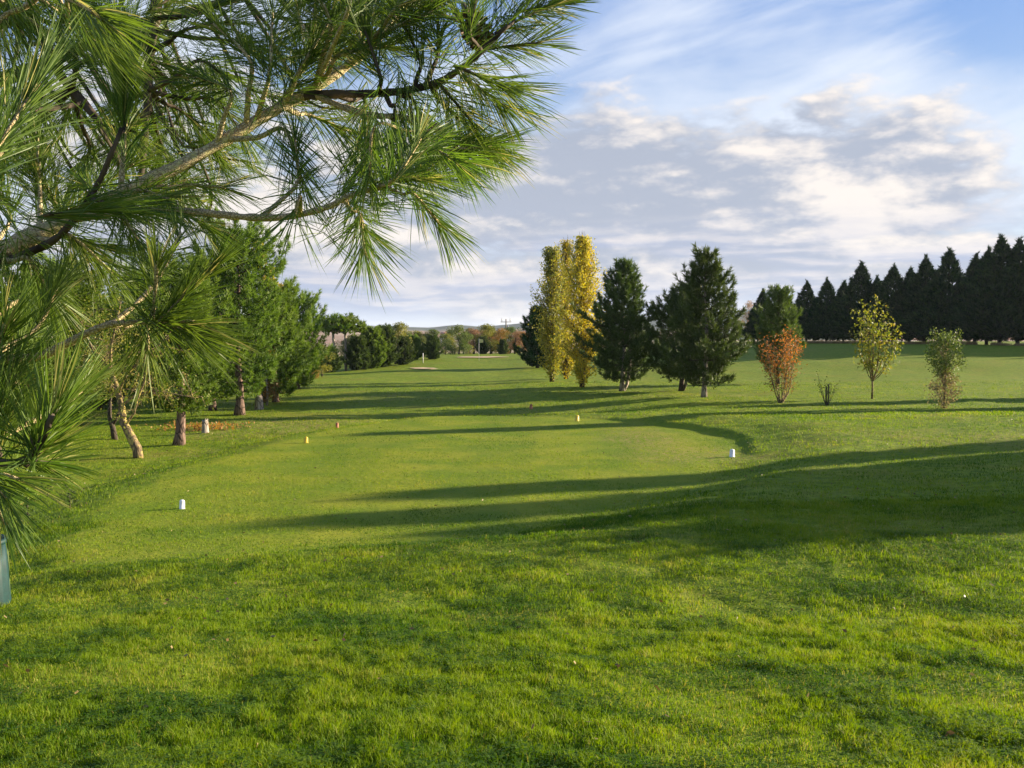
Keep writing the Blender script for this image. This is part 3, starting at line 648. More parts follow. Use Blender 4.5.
f.a = [np.where(np.repeat(np.arange(len(tips)*22) < n1*22, 4), np.clip(f.a[0]*.4+.62, 0, 1), f.a[0]*.75)]
add_tree('bush_tree', 'bush', 'upright green bush pinched at the middle over a paler base, right of the sapling', p, w, f, M['bark_lichen'], M['bush'], crown='foliage')

# --- dark conifer hedge
hs = [cypress(9.5, 2.7, 101), cypress(9.5, 2.9, 102), cypress(9.5, 2.6, 103)]
protos = []
ordn = ['first', 'second', 'third', 'fourth', 'fifth', 'sixth', 'seventh', 'eighth', 'ninth', 'tenth', 'eleventh', 'twelfth', 'thirteenth', 'fourteenth', 'fifteenth', 'sixteenth', 'seventeenth', 'eighteenth']
hedge = [(762, 122, 290), (783, 120, 288), (806, 116, 281), (826, 114, 279), (843, 113, 281), (860, 110, 262), (876, 109, 277), (892, 107, 265), (909, 106, 268), (924, 104, 257), (947, 102, 249), (974, 100, 254), (986, 98.5, 249), (999, 97.5, 236), (1017, 96.5, 239), (1040, 96, 236)]
off = [(56.5, 95.5, 10.2), (60.5, 95, 9.6), (64.5, 95, 10.4), (68.5, 94.5, 9.7), (72.5, 94, 10.3), (76.5, 94, 9.9), (80.5, 93.5, 10.4), (85, 93, 9.8), (89, 93, 10.2), (93, 92, 10.0), (97, 92, 10.3), (101, 91, 10)]
HG = 'tall dark conifers of the hedge on the right'
cnt = 0
def hedge_tree(loc, H, label, wide=1.0):
    global cnt
    k = cnt % 3; rz = (cnt*1.7) % 6.28; s = H/9.5
    if len(protos) < 3:
        t = add_tree('hedge_conifer', 'conifer', label, loc, *hs[k], M['bark_dark'], M['cypress'], rz, HG, (s*wide, s*wide, s)); protos.append(t)
    else: copy_tree(protos[k], loc, label, rz, (s*wide, s*wide, s), HG)
    cnt += 1
for i, (px, d, top) in enumerate(hedge):
    x = (px-CX)/F*d; z = gz(x, d)-.05
    hedge_tree((x, d, z), top_h(top, d, z), 'dark conifer in the right-hand hedge, %s from its left end' % ordn[i], 1.13)
for (x, d, H) in off: hedge_tree((x, d, gz(x, d)-.05), H, 'dark hedge conifer beyond the right edge of the photo', 1.05)
# dry strip of tall straw under the hedge
def straw():
    rng = np.random.default_rng(3); n = 30000; t = rng.random(n); px = 700+t*420; d = np.interp(px, [700, 762, 1040, 1200], [122, 118, 92.5, 90])-1.5*rng.random(n)
    x = (px-CX)/F*d; z = ground_z(x, d); lv = Leaves(); k = fbm(x*.5, d*.5, 3, 2) > .36; x, d, z = x[k], d[k], z[k]; n = len(x)
    lv.blades(np.stack([x, d, z], 1), np.stack([rng.normal(size=n)*.3, rng.normal(size=n)*.3, np.ones(n)], 1), .18+.22*rng.random(n), .035, rng.random(n), rng)
    tag(lv.build('dry_grass', mat_leaf('straw', (0.25, 0.19, 0.08), (0.42, 0.32, 0.15)), None), 'strip of dry pale grass along the foot of the dark hedge', 'grass', kind='stuff')
straw()
# trees beyond the right edge whose long shadow crosses the lawn
def off_pine(x, y, H, R, seed, lab, mt='cypress'):
    w, f = pine_mesh(H, R, .5, seed, M['pine'], None, 1.0, tl=.42, tw=.08, shape=.7); add_tree('pine_tree', 'pine', lab, (x, y, gz(x, y)-.05), w, f, M['bark_dark'], M['pine'], group='pines standing beyond the right edge')
LB = 'pine beyond the right edge of the photo shading the lawn'
off_pine(26.0, 21.6, 5.9, 2.0, 206, LB)
off_pine(28.0, 24.8, 7.0, 2.0, 201, LB)
off_pine(30.0, 28.0, 8.3, 1.3, 202, LB)
off_pine(32.0, 31.0, 8.8, .9, 203, LB)
off_pine(27.0, 41.3, 8.3, .9, 204, 'slim pine beyond the right edge of the photo')
off_pine(31.5, 47.6, 6.0, .8, 205, 'slim pine beyond the right edge of the photo')

# --- left row along the fairway
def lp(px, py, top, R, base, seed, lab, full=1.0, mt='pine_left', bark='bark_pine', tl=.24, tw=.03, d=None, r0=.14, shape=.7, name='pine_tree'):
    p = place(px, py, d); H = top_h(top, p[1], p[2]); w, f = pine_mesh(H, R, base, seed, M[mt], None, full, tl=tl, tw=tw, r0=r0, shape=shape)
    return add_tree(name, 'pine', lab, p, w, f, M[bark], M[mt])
lp(180, 445, 262, 1.75, 1.15, 301, 'pine with a stout pinkish-brown trunk, nearest of the left row', 1.0, r0=.16)
lp(239, 415, 226, 2.25, 1.0, 302, 'tallest full green pine of the left row behind the near branches', 1.1, r0=.18, shape=.5)
lp(275, 402, 290, 1.9, .5, 303, 'rounded green pine at the right of the tall left pine', 1.0, tl=.27, shape=.5)
lp(297, 389, 297, 1.75, .35, 304, 'knobbly-topped green pine, rightmost of the close left row', .85, tl=.28, shape=.45)
lp(60, 425, 265, 2.4, .5, 305, 'green pine at the left edge behind the hanging needles', 1.0, shape=.5)
lp(100, 408, 300, 2.4, .3, 306, 'low dark green pine behind the crooked lichen tree', .9, shape=.4)
lp(-10, 440, 300, 1.8, .3, 307, 'bushy green pine beyond the left edge', .9, shape=.4)
lp(150, 395, 275, 2.6, .5, 308, 'green pine standing behind the row at left', .9, shape=.5)
lp(212, 410, 262, 2.0, .6, 309, 'green pine filling the row just left of the tallest left pine', 1.0, shape=.5)
# small yellow-leaved tree showing at the tall pine's shoulder
p = place(264, None, 47.0); w, f = broad_tree(top_h(236, p[1], p[2]), .8, 311, .1, 3200, .14)
add_tree('broadleaf_tree', 'tree', 'yellowing broadleaf tree just showing over the tall pine shoulder', p, w, f, M['bark_dark'], M['poplar'])
# crooked lichen-covered tree
def crooked():
    p = place(139, 458); rng = np.random.default_rng(42); s = p[1]/F
    def q(px, py, dy=0): return (np.array([(px-139)*s, dy, (458-py)*s]))
    w = Wood()
    w.tube([q(139, 459), q(137, 447), q(130, 434, .05), q(122, 420, .1), q(121, 405, .1), q(118, 388, .05), q(112, 368, 0)], [.135, .12, .115, .105, .09, .08, .05], 10, lump=.18, rng=rng)
    limbs = [[q(124, 425, .1), q(136, 412, -.1), q(141, 398, -.2), q(150, 380, -.3), q(158, 352, -.4)], [q(121, 405, .1), q(134, 394, .2), q(150, 390, .4), q(170, 394, .5), q(190, 398, .6)],
             [q(118, 388), q(108, 370, .3), q(92, 352, .5), q(78, 335, .6)], [q(112, 368), q(116, 345, -.2), q(124, 320, -.3), q(130, 300, -.4)], [q(119, 392), q(134, 372, -.4), q(160, 350, -.6), q(182, 335, -.7)], [q(112, 368), q(100, 350, -.3), q(90, 320, -.4)]]
    tips = []
    for l in limbs:
        w.tube(l, np.linspace(.045, .012, len(l)), 6, cap=False)
        l = np.array(l)
        for _ in range(15):
            t = .2+.8*rng.random(); i = min(int(t*(len(l)-1)), len(l)-2); a = l[i]+(l[i+1]-l[i])*rng.random(); e = a+norm(rng.normal(size=3)*np.array([1, 1, .8])+np.array([0, 0, .3]))*(.35+.5*rng.random())
            m = (a+e)/2+rng.normal(size=3)*.05; w.tube([a, m, e], [.011, .008, .004], 3, cap=False)
            for _ in range(3):
                g = m+norm(rng.normal(size=3))*.3; w.tube([m, g], [.006, .003], 3, cap=False); tips += [(g, g-m), (e, e-a)]
    f = leaf_mesh(rng, tips, 4, .12, .07, .04)
    add_tree('crooked_tree', 'tree', 'crooked bare-branched tree with yellow lichen on its bent trunk', p, w, f, M['bark_lichen'], M['moss'])
crooked()
p = place(115, 440); w = Wood(); w.tube([(0, 0, 0), (-.06, 0, .4), (-.16, 0, .75), (-.1, 0, 1.5)], [.11, .09, .07, .04], 8); w.tube([(-.08, 0, .5), (.12, 0, .8), (.3, 0, 1.4)], [.06, .05, .02], 6)
rng = np.random.default_rng(9); f = leaf_mesh(rng, [(np.array([rng.normal()*.4, rng.normal()*.4, 1.3+rng.random()]), np.array([0, 0, 1.])) for _ in range(60)], 10, .12, .08, .05)
add_tree('broadleaf_tree', 'tree', 'small forked tree left of and behind the crooked lichen tree', p, w, f, M['bark_dark'], M['moss'])
# stumps and snags
def stump(px, py, w_px, h_px, lab, mat, seed, name='tree_stump'):
    p = place(px, py); s = p[1]/F; rng = np.random.default_rng(seed); R = w_px*s/2; H = h_px*s; k = 12; rings = []
    zs = [0, .15, .4, .7, .9, 1.0]; V = []; 
    jag = .85+.3*rng.random(k)
    for i, z in enumerate(zs):
        for j in range(k):
            a = j*2*pi/k; r = R*(1.25-.3*z+.12*math.sin(3*a+seed)+.08*rng.random()); V.append((cos(a)*r, sin(a)*r, H*z*(jag[j] if i > 3 else 1)))
    V.append((0, 0, H*.8)); q = [[i*k+j, i*k+(j+1) % k, (i+1)*k+(j+1) % k, (i+1)*k+j] for i in range(5) for j in range(k)]; t = [[5*k+j, 5*k+(j+1) % k, 6*k] for j in range(k)]
    o = mesh_np(name, V, [np.array(q), np.array(t)], M[mat], smooth=True); o.location = p; tag(o, lab, 'stump')
stump(205, 433, 6, 14, 'grey weathered broken stump right of the pinkish pine trunk', 'bark_pale', 1)
stump(259, 409, 7, 14, 'pale sunlit stump between the left pine trunks', 'bark_pale', 2)
p = place(267, 405); w = Wood(); w.tube([(0, 0, 0), (.02, 0, .6), (-.02, 0, 1.6)], [.06, .05, .03], 7); rng = np.random.default_rng(77)
f = leaf_mesh(rng, [(np.array([.25+rng.normal()*.22, rng.normal()*.3, .25+.9*rng.random()]), np.array([0, 0, 1.])) for _ in range(60)], 12, .09, .08, .05)
add_tree('broadleaf_shrub', 'shrub', 'thin pale-stemmed shrub with rusty leaves beside the pale stump', p, w, f, M['bark_pale'], M['autumn'], crown='foliage')
# rusty bracken by the grey stump
rng = np.random.default_rng(15); p = place(200, 430); lv = Leaves(); n = 450
q = np.stack([rng.normal(size=n)*.75, rng.normal(size=n)*.35, .02+.22*rng.random(n)], 1); lv.leaves(q, rng.normal(size=q.shape)+np.array([0, 0, .4]), .11, .05, .4+.6*rng.random(n), rng)
o = lv.build('leaf_litter', M['autumn']); o.location = p; tag(o, 'rusty dead bracken and leaves around the grey stump', 'dead leaves', kind='stuff')
# small conifer seedlings low at the left
rng = np.random.default_rng(17)
for (px, py, h, lab) in ((70, 508, .42, 'small dark green seedling on the rough by the left needles'), (28, 524, .5, 'dark low seedling nearest the green bin at left'), (48, 496, .4, 'low dark seedling under the needles, farthest back of three')):
    p = place(px, py); fol = Leaves(); w = Wood(); w.tube([(0, 0, 0), (0, 0, h*.9)], [.012, .004], 5); n = 26
    z = h*(.1+.85*rng.random(n)); a = rng.random(n)*6.28; r = .17*(1-z/h*.6)*rng.random(n)
    fol.tufts(np.stack([np.cos(a)*r, np.sin(a)*r, z], 1), np.stack([np.cos(a), np.sin(a), .8+0*a], 1), .12, .008, 22, .5, rng); 
    add_tree('pine_seedling', 'seedling', lab, p, w, fol, M['bark_dark'], M['pine'], group='pine seedlings at the left', crown='foliage')

# --- far left and far centre trees
proto = {}
def far_kind(kind, seed):
    k = (kind, seed)
    if k not in proto:
        H = 5.0
        if kind == 'pine': g = pine_mesh(H, 2.1, .2, seed, None, None, .8, tl=.34, tw=.07, shape=.8)+('bark_dark', 'pine')
        elif kind == 'pineL': g = pine_mesh(H, 2.1, .3, seed, None, None, .8, tl=.34, tw=.07, shape=.75)+('bark_dark', 'pine_left')
        elif kind == 'oak': g = broad_tree(H, 2.2, seed, -.08, 5200, .17)+('bark_dark', 'broad')
        elif kind == 'autumn': g = broad_tree(H, 2.0, seed, -.06, 4200, .16)+('bark_dark', 'autumn')
        elif kind == 'brown': g = broad_tree(H, 1.7, seed, .10, 2600, .13, 18)+('bark_dark', 'pinkbrown')
        elif kind == 'moss': g = broad_tree(H, 2.0, seed, -.06, 4800, .16)+('bark_dark', 'moss')
        proto[k] = [g, None]
    return proto[k]
NM = {'pine': ('pine_tree', 'pine'), 'pineL': ('pine_tree', 'pine'), 'oak': ('broadleaf_tree', 'tree'), 'autumn': ('broadleaf_tree', 'tree'), 'brown': ('broadleaf_tree', 'tree'), 'moss': ('broadleaf_tree', 'tree')}
def far_tree(px, d, top, kind, seed, lab, wide=1.0, group='trees at the far end of the fairway'):
    pr = far_kind(kind, seed); p = place(px, None, d); H = top_h(top, p[1], p[2]); s = H/5.0; sc = (s*wide*1.35, s*wide*1.35, s); rz = (px*.37) % 6.28
    if pr[1] is None:
        w, f, b, l = pr[0]; pr[1] = add_tree(NM[kind][0], NM[kind][1], lab, p, w, f, M[b], M[l], rz, group, sc); return pr[1]
    return copy_tree(pr[1], p, lab, rz, sc, group)
FT = [
 (312, 66, 352, 'autumn', 1, 'small orange-leaved tree between the left row and the umbrella pines', .8),
 (322, 70, 345, 'moss', 1, 'yellowish bush tree left of the umbrella pines', .8),
 (330, 82, 348, 'pine', 1, 'dark low pine at the foot of the left umbrella pine', .9),
 (358, 84, 338, 'pine', 2, 'dark pine directly right of the umbrella pines', .85),
 (372, 86, 329, 'pineL', 1, 'mid-green pine, second right of the umbrella pines', .8),
 (384, 88, 327, 'pine', 1, 'dark narrow pine left of the pale feathery tree', .75),
 (396, 92, 325, 'moss', 2, 'pale feathery olive tree rising over the far left pines', .8),
 (404, 90, 338, 'pine', 2, 'low dark pine in front of the pale feathery tree', .85),
 (414, 98, 336, 'pineL', 1, 'mid-green pine right of the pale feathery tree', .8),
 (424, 104, 338, 'oak', 1, 'dark rounded tree left of the lone far pine', .8),
 (433, 98, 336, 'pine', 2, 'lone round-crowned pine on a short trunk by the green', .8),
 (446, 124, 340, 'oak', 2, 'low bush tree right of the lone far pine', .9),
 (459, 122, 327, 'oak', 1, 'big dark green tree left of the brown far trees', .95),
 (470, 126, 345, 'moss', 1, 'low bright green bush in front of the big far tree', 1.0),
 (474, 132, 329, 'brown', 1, 'bare brownish tree right of the big far tree', 1.0),
 (483, 124, 337, 'pine', 1, 'dark conical tree in front of the brown far trees', .8),
 (490, 130, 326, 'moss', 2, 'tall olive tree left of the utility pole', 1.0),
 (500, 132, 330, 'autumn', 1, 'tan-leaved tree just left of the utility pole', 1.0),
 (503, 124, 340, 'pine', 2, 'dark green tree in front of the utility pole', .8),
 (515, 130, 332, 'brown', 2, 'brown tree just right of the utility pole', 1.0),
 (524, 132, 333, 'autumn', 2, 'orange-brown tree beside the dark conifer at the poplars', 1.1),
 (518, 122, 346, 'moss', 1, 'bright low green tree right of the utility pole', .9),
 (536, 134, 333, 'autumn', 1, 'orange-brown tree behind the dark conifer', 1.0),
 (600, 135, 330, 'oak', 2, 'dark tree seen behind the poplar trunks', 1.0),
 (640, 135, 330, 'oak', 1, 'dark tree hidden behind the centre pines', 1.1),
 (668, 135, 334, 'brown', 1, 'brown tree behind the centre pines', 1.1),
 (735, 128, 322, 'oak', 2, 'dark olive tree right of the centre pines', .8),
 (748, 140, 303, 'brown', 2, 'tall pinkish-brown bare tree between the centre pines and young pine', .62),
 (757, 135, 318, 'brown', 1, 'lower brown tree left of the young pine', .7),
 (727, 140, 335, 'autumn', 2, 'low brown tree touching the right centre pine', .8)]
for (px, d, top, kind, seed, lab, wide) in FT: far_tree(px, d, top, kind, seed, lab, wide)
rr_ = np.random.default_rng(66); kinds = ['oak', 'moss', 'oak', 'oak', 'moss', 'oak', 'moss', 'oak', 'brown', 'oak', 'moss', 'oak', 'autumn', 'brown', 'oak']
look = {'oak': 'dark green', 'moss': 'pale olive', 'brown': 'bare brown', 'autumn': 'tan-leaved'}
ordr = ['first', 'second', 'third', 'fourth', 'fifth', 'sixth', 'seventh', 'eighth', 'ninth', 'tenth', 'eleventh', 'twelfth', 'thirteenth', 'fourteenth', 'fifteenth']
for i in range(15):
    k = kinds[i]; far_tree(408+i*9.3, 148+6*rr_.random(), rr_.uniform(328, 335), k, 1+i % 2, '%s tree in the rearmost row beyond the green, %s from the left' % (look[k], ordr[i]), 1.05)
for i, (px, top, k) in enumerate(((345, 340, 'oak'), (356, 336, 'moss'), (366, 333, 'oak'), (380, 331, 'oak'), (393, 332, 'moss'))):
    far_tree(px, 104, top, k, 1+i % 2, '%s tree behind the pines beside the umbrella pines, %s from the left' % (look[k], ordr[i]), .85)
# umbrella pines
for (px, d, top, seed, lab) in ((334, 83, 315, 1, 'umbrella pine with a tall bare trunk, left of the pair'), (346, 84, 315, 2, 'umbrella pine on a tall trunk, right of the pair')):
    p = place(px, None, d); H = top_h(top, p[1], p[2]); rng = np.random.default_rng(seed+500); w = Wood(); fol = Leaves()
    w.tube([(0, 0, 0), (.04, 0, H*.35), (-.05, 0, H*.7), (0, 0, H*.85)], [.13, .11, .10, .06], 8)
    n = 330; a = rng.random(n)*6.28; r = 1.6*np.sqrt(rng.random(n)); z = H*(.66+.30*rng.random(n)*(1-(r/1.8)**2)**.5+.06*rng.random(n)-.03*np.cos(a*3))
    P = np.stack([np.cos(a)*r, np.sin(a)*r, z], 1)
    for i in range(0, n, 12): w.tube([(0, 0, H*.72), P[i]*.6+np.array([0, 0, H*.32]), P[i]], [.04, .025, .01], 4, cap=False)
    fol.tufts(P, np.stack([np.cos(a), np.sin(a), 1.2+0*a], 1), .32, .05, 22, .8, rng)
    add_tree('umbrella_pine', 'pine', lab, p, w, fol, M['bark_pale'], M['pine_left'], group='pair of umbrella pines')
# --- green, sand bunkers, pole, house
def sheet(name, cx, cy, rx, ry, mat, dz=.02, seed=1, kind='structure'):
    k = 40; V = []; nr = 8
    for i in range(nr+1):
        for j in range(k):
            a = j*2*pi/k; w = 1+.14*math.sin(2*a+seed)+.09*math.sin(5*a+seed*2); V.append((cx+cos(a)*rx*w*i/nr, cy+sin(a)*ry*w*i/nr, 0))
    V = np.array(V); V[:, 2] = ground_z(V[:, 0], V[:, 1])+dz; q = [[i*k+j, i*k+(j+1) % k, (i+1)*k+(j+1) % k, (i+1)*k+j] for i in range(nr) for j in range(k)]
    o = mesh_np(name, V, [np.array(q)], mat, smooth=True); o['kind'] = kind; return o
M['sand'] = mat_plain('bunker_sand', (0.50, 0.36, 0.20), .95, .12, 3)
x, y = hit(476, 358); sheet('sand_bunker', x+.6, y+1.0, 2.3, 2.0, M['sand'], .07)
x, y = hit(423, 369); sheet('sand_bunker', x, y, 1.0, 1.2, M['sand'], .07, 3)
pole_m = mat_plain('weathered_wood', (0.20, 0.16, 0.12), .85); steel = mat_plain('galvanised_steel', (0.42, 0.42, 0.42), .5, .1, 6, .6)
p = place(506, None, 170.0); t = empty('utility_pole', p); tag(t, 'utility pole with a short crossarm rising above the far trees', 'utility pole'); H = top_h(319, p[1], p[2])
w = Wood(); w.tube([(0, 0, 0), (0, 0, H)], [.15, .09], 8); w.build('pole', pole_m, t)
w = Wood(); w.tube([(-.9, -.15, H-.5), (.9, -.15, H-.5)], .06, 6); w.build('crossarm', pole_m, t)
w = Wood(); w.tube([(-.7, -.15, H-.42), (-.7, -.15, H+.1)], .07, 6); w.build('insulator', steel, t)
w = Wood(); w.tube([(.7, -.15, H-.42), (.7, -.15, H+.1)], .07, 6); w.build('insulator', steel, t)
w = Wood(); w.tube([(.32, -.2, H-1.9), (.32, -.2, H-1.1)], .18, 10); w.build('transformer', steel, t)
def box(name, a, b, mat, parent):
    v = np.array([(x, y, z) for x in (a[0], b[0]) for y in (a[1], b[1]) for z in (a[2], b[2])]); f = np.array([[0, 1, 3, 2], [4, 6, 7, 5], [0, 4, 5, 1], [2, 3, 7, 6], [0, 2, 6, 4], [1, 5, 7, 3]]); return mesh_np(name, v, [f], mat, parent)
wallm = mat_plain('white_render', (0.78, 0.74, 0.68), .9, .05); roofm = mat_plain('clay_tiles', (0.36, 0.15, 0.09), .9, .2); glassm = mat_plain('dark_window', (0.03, 0.035, 0.045), .15, .1)
def house(px, d, top, wd, hh, lab):
    x = (px-CX)/F*d; zt = unp(px, top, d)[2]; z0 = min(zt-hh, gz(x, d)); t = empty('farm_house', (x, d, z0)); tag(t, lab, 'house', 'small far houses'); hw = zt-z0-2.2
    box('wall', (-wd/2, -4, 0), (wd/2, 4, hw), wallm, t)
    v = np.array([(-wd/2-.5, -4.5, hw), (wd/2+.5, -4.5, hw), (wd/2+.5, 4.5, hw), (-wd/2-.5, 4.5, hw), (-wd/2-.5, 0, hw+2.2), (wd/2+.5, 0, hw+2.2)]); mesh_np('roof', v, [np.array([[0, 1, 5, 4], [2, 3, 4, 5], [3, 2, 1, 0]]), np.array([[0, 4, 3], [1, 2, 5]])], roofm, t)
    for i in (-.3, 0, .3): box('window', (wd*i-.6, -4.08, hw-2.4), (wd*i+.6, -4.0, hw-.9), glassm, t)
house(444, 900, 332, 5, 4.5, 'small white far house between the trees left of the big dark tree')
house(510, 1100, 332, 6, 4.5, 'small white far house just right of the utility pole')
w = Wood(); x, y = hit(479, 361); t = empty('golf_flag', (x, y, gz(x, y))); tag(t, 'thin pale flagstick standing on the far green', 'flagstick')
w.tube([(0, 0, 0), (0, 0, 2.1)], .018, 6); w.build('pole', wallm, t)
mesh_np('flag', [(0, 0, 2.08), (.2, .03, 2.05), (.4, -.02, 2.0), (.4, -.02, 1.74), (.2, .03, 1.72), (0, 0, 1.7)], [np.array([[0, 1, 4, 5], [1, 2, 3, 4]])], mat_plain('flag_cloth', (0.7, 0.62, 0.25)), t)
w = Wood(); x, y = hit(423, 363); w.tube([(0, 0, 0), (0, 0, .9)], [.05, .045], 6); o = w.build('marker_post', wallm); o.location = (x, y, gz(x, y)); tag(o, 'white marker post left of the lone far pine', 'post')

# --- tee markers
tm = {'white': mat_plain('white_paint', (0.80, 0.80, 0.78), .45, .06, 20), 'yellow': mat_plain('yellow_paint', (0.75, 0.52, 0.04), .45, .1, 20), 'orange': mat_plain('orange_paint', (0.40, 0.15, 0.06), .6, .1, 20)}
def marker(px, py, hpx, col, lab):
    x, y = hit(px, py); H = hpx*y/F; w = H*.26; c = w*.25
    t = bpy.data.meshes.new('tee_marker'); V = []; pr = [(0, 1.08), (.08, 1.08), (.1, 1.0), (.82, .92), (.93, .8), (1.0, .35)]; k = 8
    for (z, s) in pr:
        for (a, b) in ((w-c, w), (w, w-c), (w, c-w), (w-c, -w), (c-w, -w), (-w, c-w), (-w, w-c), (c-w, w)): V.append((a*s, b*s, z*H))
    q = [[i*k+j, (i)*k+(j+1) % k, (i+1)*k+(j+1) % k, (i+1)*k+j] for i in range(len(pr)-1) for j in range(k)]; o = mesh_np('tee_marker', V, [np.array(q)[:, ::-1], np.array([[(len(pr)-1)*k+j for j in range(k)]])[:, ::-1]], tm[col])
    o.location = (x, y, gz(x, y)-.005); o.rotation_euler = (0, .04, .5); tag(o, lab, 'tee marker', 'tee markers')
marker(182, 509, 9.5, 'white', 'white tee marker on the mown grass at the left front')
marker(732, 457, 8.0, 'white', 'white tee marker at the right, beside the grass bank')
marker(306, 443, 6.5, 'yellow', 'yellow tee marker at the left of the middle tee')
marker(337, 428, 5.5, 'orange', 'small orange-brown tee marker farther back at left')
marker(577, 421, 6, 'yellow', 'yellow tee marker at the right end of the middle tee')
marker(531, 409, 5, 'orange', 'small orange-brown tee marker farthest back, centre')

# --- green litter bin at the left edge
bm_ = mat_plain('green_plastic', (0.006, 0.040, 0.040), .55, .15, 14); 
x, y = hit(-12, 606); s = y/F; t = empty('litter_bin', (x-.13, y, gz(x, y)-.01)); tag(t, 'dark teal green ribbed litter bin at the left edge of the lawn', 'litter bin')
def lathe(name, prof, k, mat, parent, rib=0.0):
    V = []; 
    for (r, z) in prof:
        for j in range(k): a = j*2*pi/k; rr = r*(1-(rib if j % 3 == 0 else 0)); V.append((cos(a)*rr, sin(a)*rr, z))
    q = [[i*k+j, i*k+(j+1) % k, (i+1)*k+(j+1) % k, (i+1)*k+j] for i in range(len(prof)-1) for j in range(k)]; return mesh_np(name, V, [np.array(q)], mat, parent)
R0 = .13+20*s
lathe('bin_body', [(.01, .0), (R0*.97, .0), (R0, .03), (R0*.94, .35), (R0*.88, .64), (R0*.86, .64), (R0*.84, .62), (R0*.9, .06), (.01, .05)], 48, bm_, t, .045)
lathe('rim', [(R0*.90, .61), (R0*.945, .615), (R0*.95, .65), (R0*.90, .665), (R0*.84, .65), (R0*.85, .62)], 48, bm_, t)

# --- foreground pine: limbs enter from the left
def fore():
    rng = np.random.default_rng(12)
    base = (-2.35, 1.75); z0 = gz(*base); t = empty('pine_tree', (base[0], base[1], z0)); tag(t, 'near pine whose long-needled branches hang across the upper left', 'pine')
    O = np.array([base[0], base[1], z0])
    w = Wood(); zz = np.linspace(-.1, 6.5, 14); w.tube(np.stack([.04*np.sin(zz), .05*np.cos(zz*.7), zz], 1), np.linspace(.19, .05, 14), 14, lump=.12, rng=rng); w.build('trunk', M['bark_pine'], t)
    def U(px, py, d): return unp(px, py, d)-O
    def spline(P, n=8):
        P = np.array(P, float); out = []; Q = np.vstack([2*P[0]-P[1], P, 2*P[-1]-P[-2]])
        for i in range(1, len(Q)-2):
            for u in np.arange(n)/n:
                out.append(.5*((2*Q[i])+(-Q[i-1]+Q[i+1])*u+(2*Q[i-1]-5*Q[i]+4*Q[i+1]-Q[i+2])*u*u+(-Q[i-1]+3*Q[i]-3*Q[i+1]+Q[i+2])*u**3))
        out.append(P[-1]); return np.array(out)
    class Needles:
        def __init__(s): s.v = []; s.q = []; s.t = []; s.a = []; s.n = 0
        def add(s, p, d, L, W, tint, droop):
            n = len(p); d = norm(d); w_ = perp(d, rng)*W*.5; g = np.array([0, 0, -1.0])
            side = perp(d, rng)*.05
            droop = droop*.3; m1 = p+d*(L*.38)[:, None]+g*(droop*L*.04)[:, None]+side*L[:, None]*.4; m2 = p+d*(L*.72)[:, None]+g*(droop*L*.15)[:, None]+side*L[:, None]*.35; e = p+d*L[:, None]+g*(droop*L*.30)[:, None]
            V = np.stack([p-w_*.7, p+w_*.7, m1-w_, m1+w_, m2-w_*.85, m2+w_*.85, e], 1).reshape(-1, 3); i = np.arange(n)[:, None]*7+s.n
            s.q += [i+np.array([[0, 1, 3, 2]]), i+np.array([[2, 3, 5, 4]])]; s.t.append(i+np.array([[4, 5, 6]])); s.v.append(V); s.n += 7*n; s.a.append(np.repeat(tint, 7))
        def tuft(s, a, b, k, L, ang=.75, tint=.5, W=.0017, droop=1.0):      # needles along shoot a->b, leaning forward
            k = int(k*.62)
            d = norm((b-a)[None])[0]; u = rng.random(k)**.8; p = a+(b-a)*u[:, None]; D = np.repeat(d[None], k, 0)
            an = ang*(1.15-.75*u)*(.65+.6*rng.random(k)); dd = D*np.cos(an)[:, None]+perp(D, rng)*np.sin(an)[:, None]
            # needles come in pairs
            LL = L*.83*(.72+.36*rng.random(k))*(.85+.2*u)
            ti = np.clip(tint+.28*(rng.random(k)-.5), 0, .72); ti = np.where(rng.random(k) < .05, .9+.1*rng.random(k), ti)
            s.add(p, dd, LL, W, ti, droop*np.ones(k)*(.5+rng.random(k)))
            s.add(p+rng.normal(size=p.shape)*.001, norm(dd+rng.normal(size=dd.shape)*.05), LL*.96, W, ti, droop*np.ones(k)*(.5+rng.random(k)))
        def build(s, par): return mesh_np('needles', np.concatenate(s.v), [np.concatenate(s.t), np.concatenate(s.q)], M['fore'], par, {'tint': np.concatenate(s.a)})
    TR = np.array([0, 0, 0.])
    def branch(pts, rad, shoots, mat='bark_limb', label=None):
        """pts (px,py,d); shoots: (px,py,d, dirx,diry,dird, len_m, count, needle, ang, droop)"""
        c = spline([U(*p) for p in pts]); n = len(c); r = np.interp(np.linspace(0, 1, n), np.linspace(0, 1, len(rad)), rad)
        w = Wood(); w.tube(c, r*(1+.08*rng.normal(size=n)), 9, lump=.14, rng=rng)
        nd = Needles()
        for (px, py, d, dx, dy, dd, ln, k, L, ang, dr) in shoots:
            b0 = U(px, py, d); v = norm(np.array([dx, dd, -dy], float)); b1 = b0+v*ln
            j = np.argmin(np.linalg.norm(c-b0, axis=1)); near = c[j]
            near = c[max(0, j-n//22)]
            tt = spline([near, near*.45+b0*.55+np.array([0, 0, -.006]), b0, b1], 4)
            w.tube(tt, np.linspace(min(.0065, r[j]*.8), .0026, len(tt)), 6, cap=True)
            nd.tuft(b0-v*.02, b1, k, L, ang, .22+.4*rng.random(), droop=dr)
            nd.tuft(b0-v*.09, b0+v*.02, k//3, L, ang*1.25, .3, droop=dr)
        o = w.build('branch', M[mat], t)
        if shoots: nd.build(o)
        if label: o['label'] = label
        return o
    def sh(px, py, dx, dy, ln=.10, k=110, L=.15, ang=.8, d=None, dd=0., dr=1.0): return (px, py, d, dx, dy, dd, ln, k, L, ang, dr)
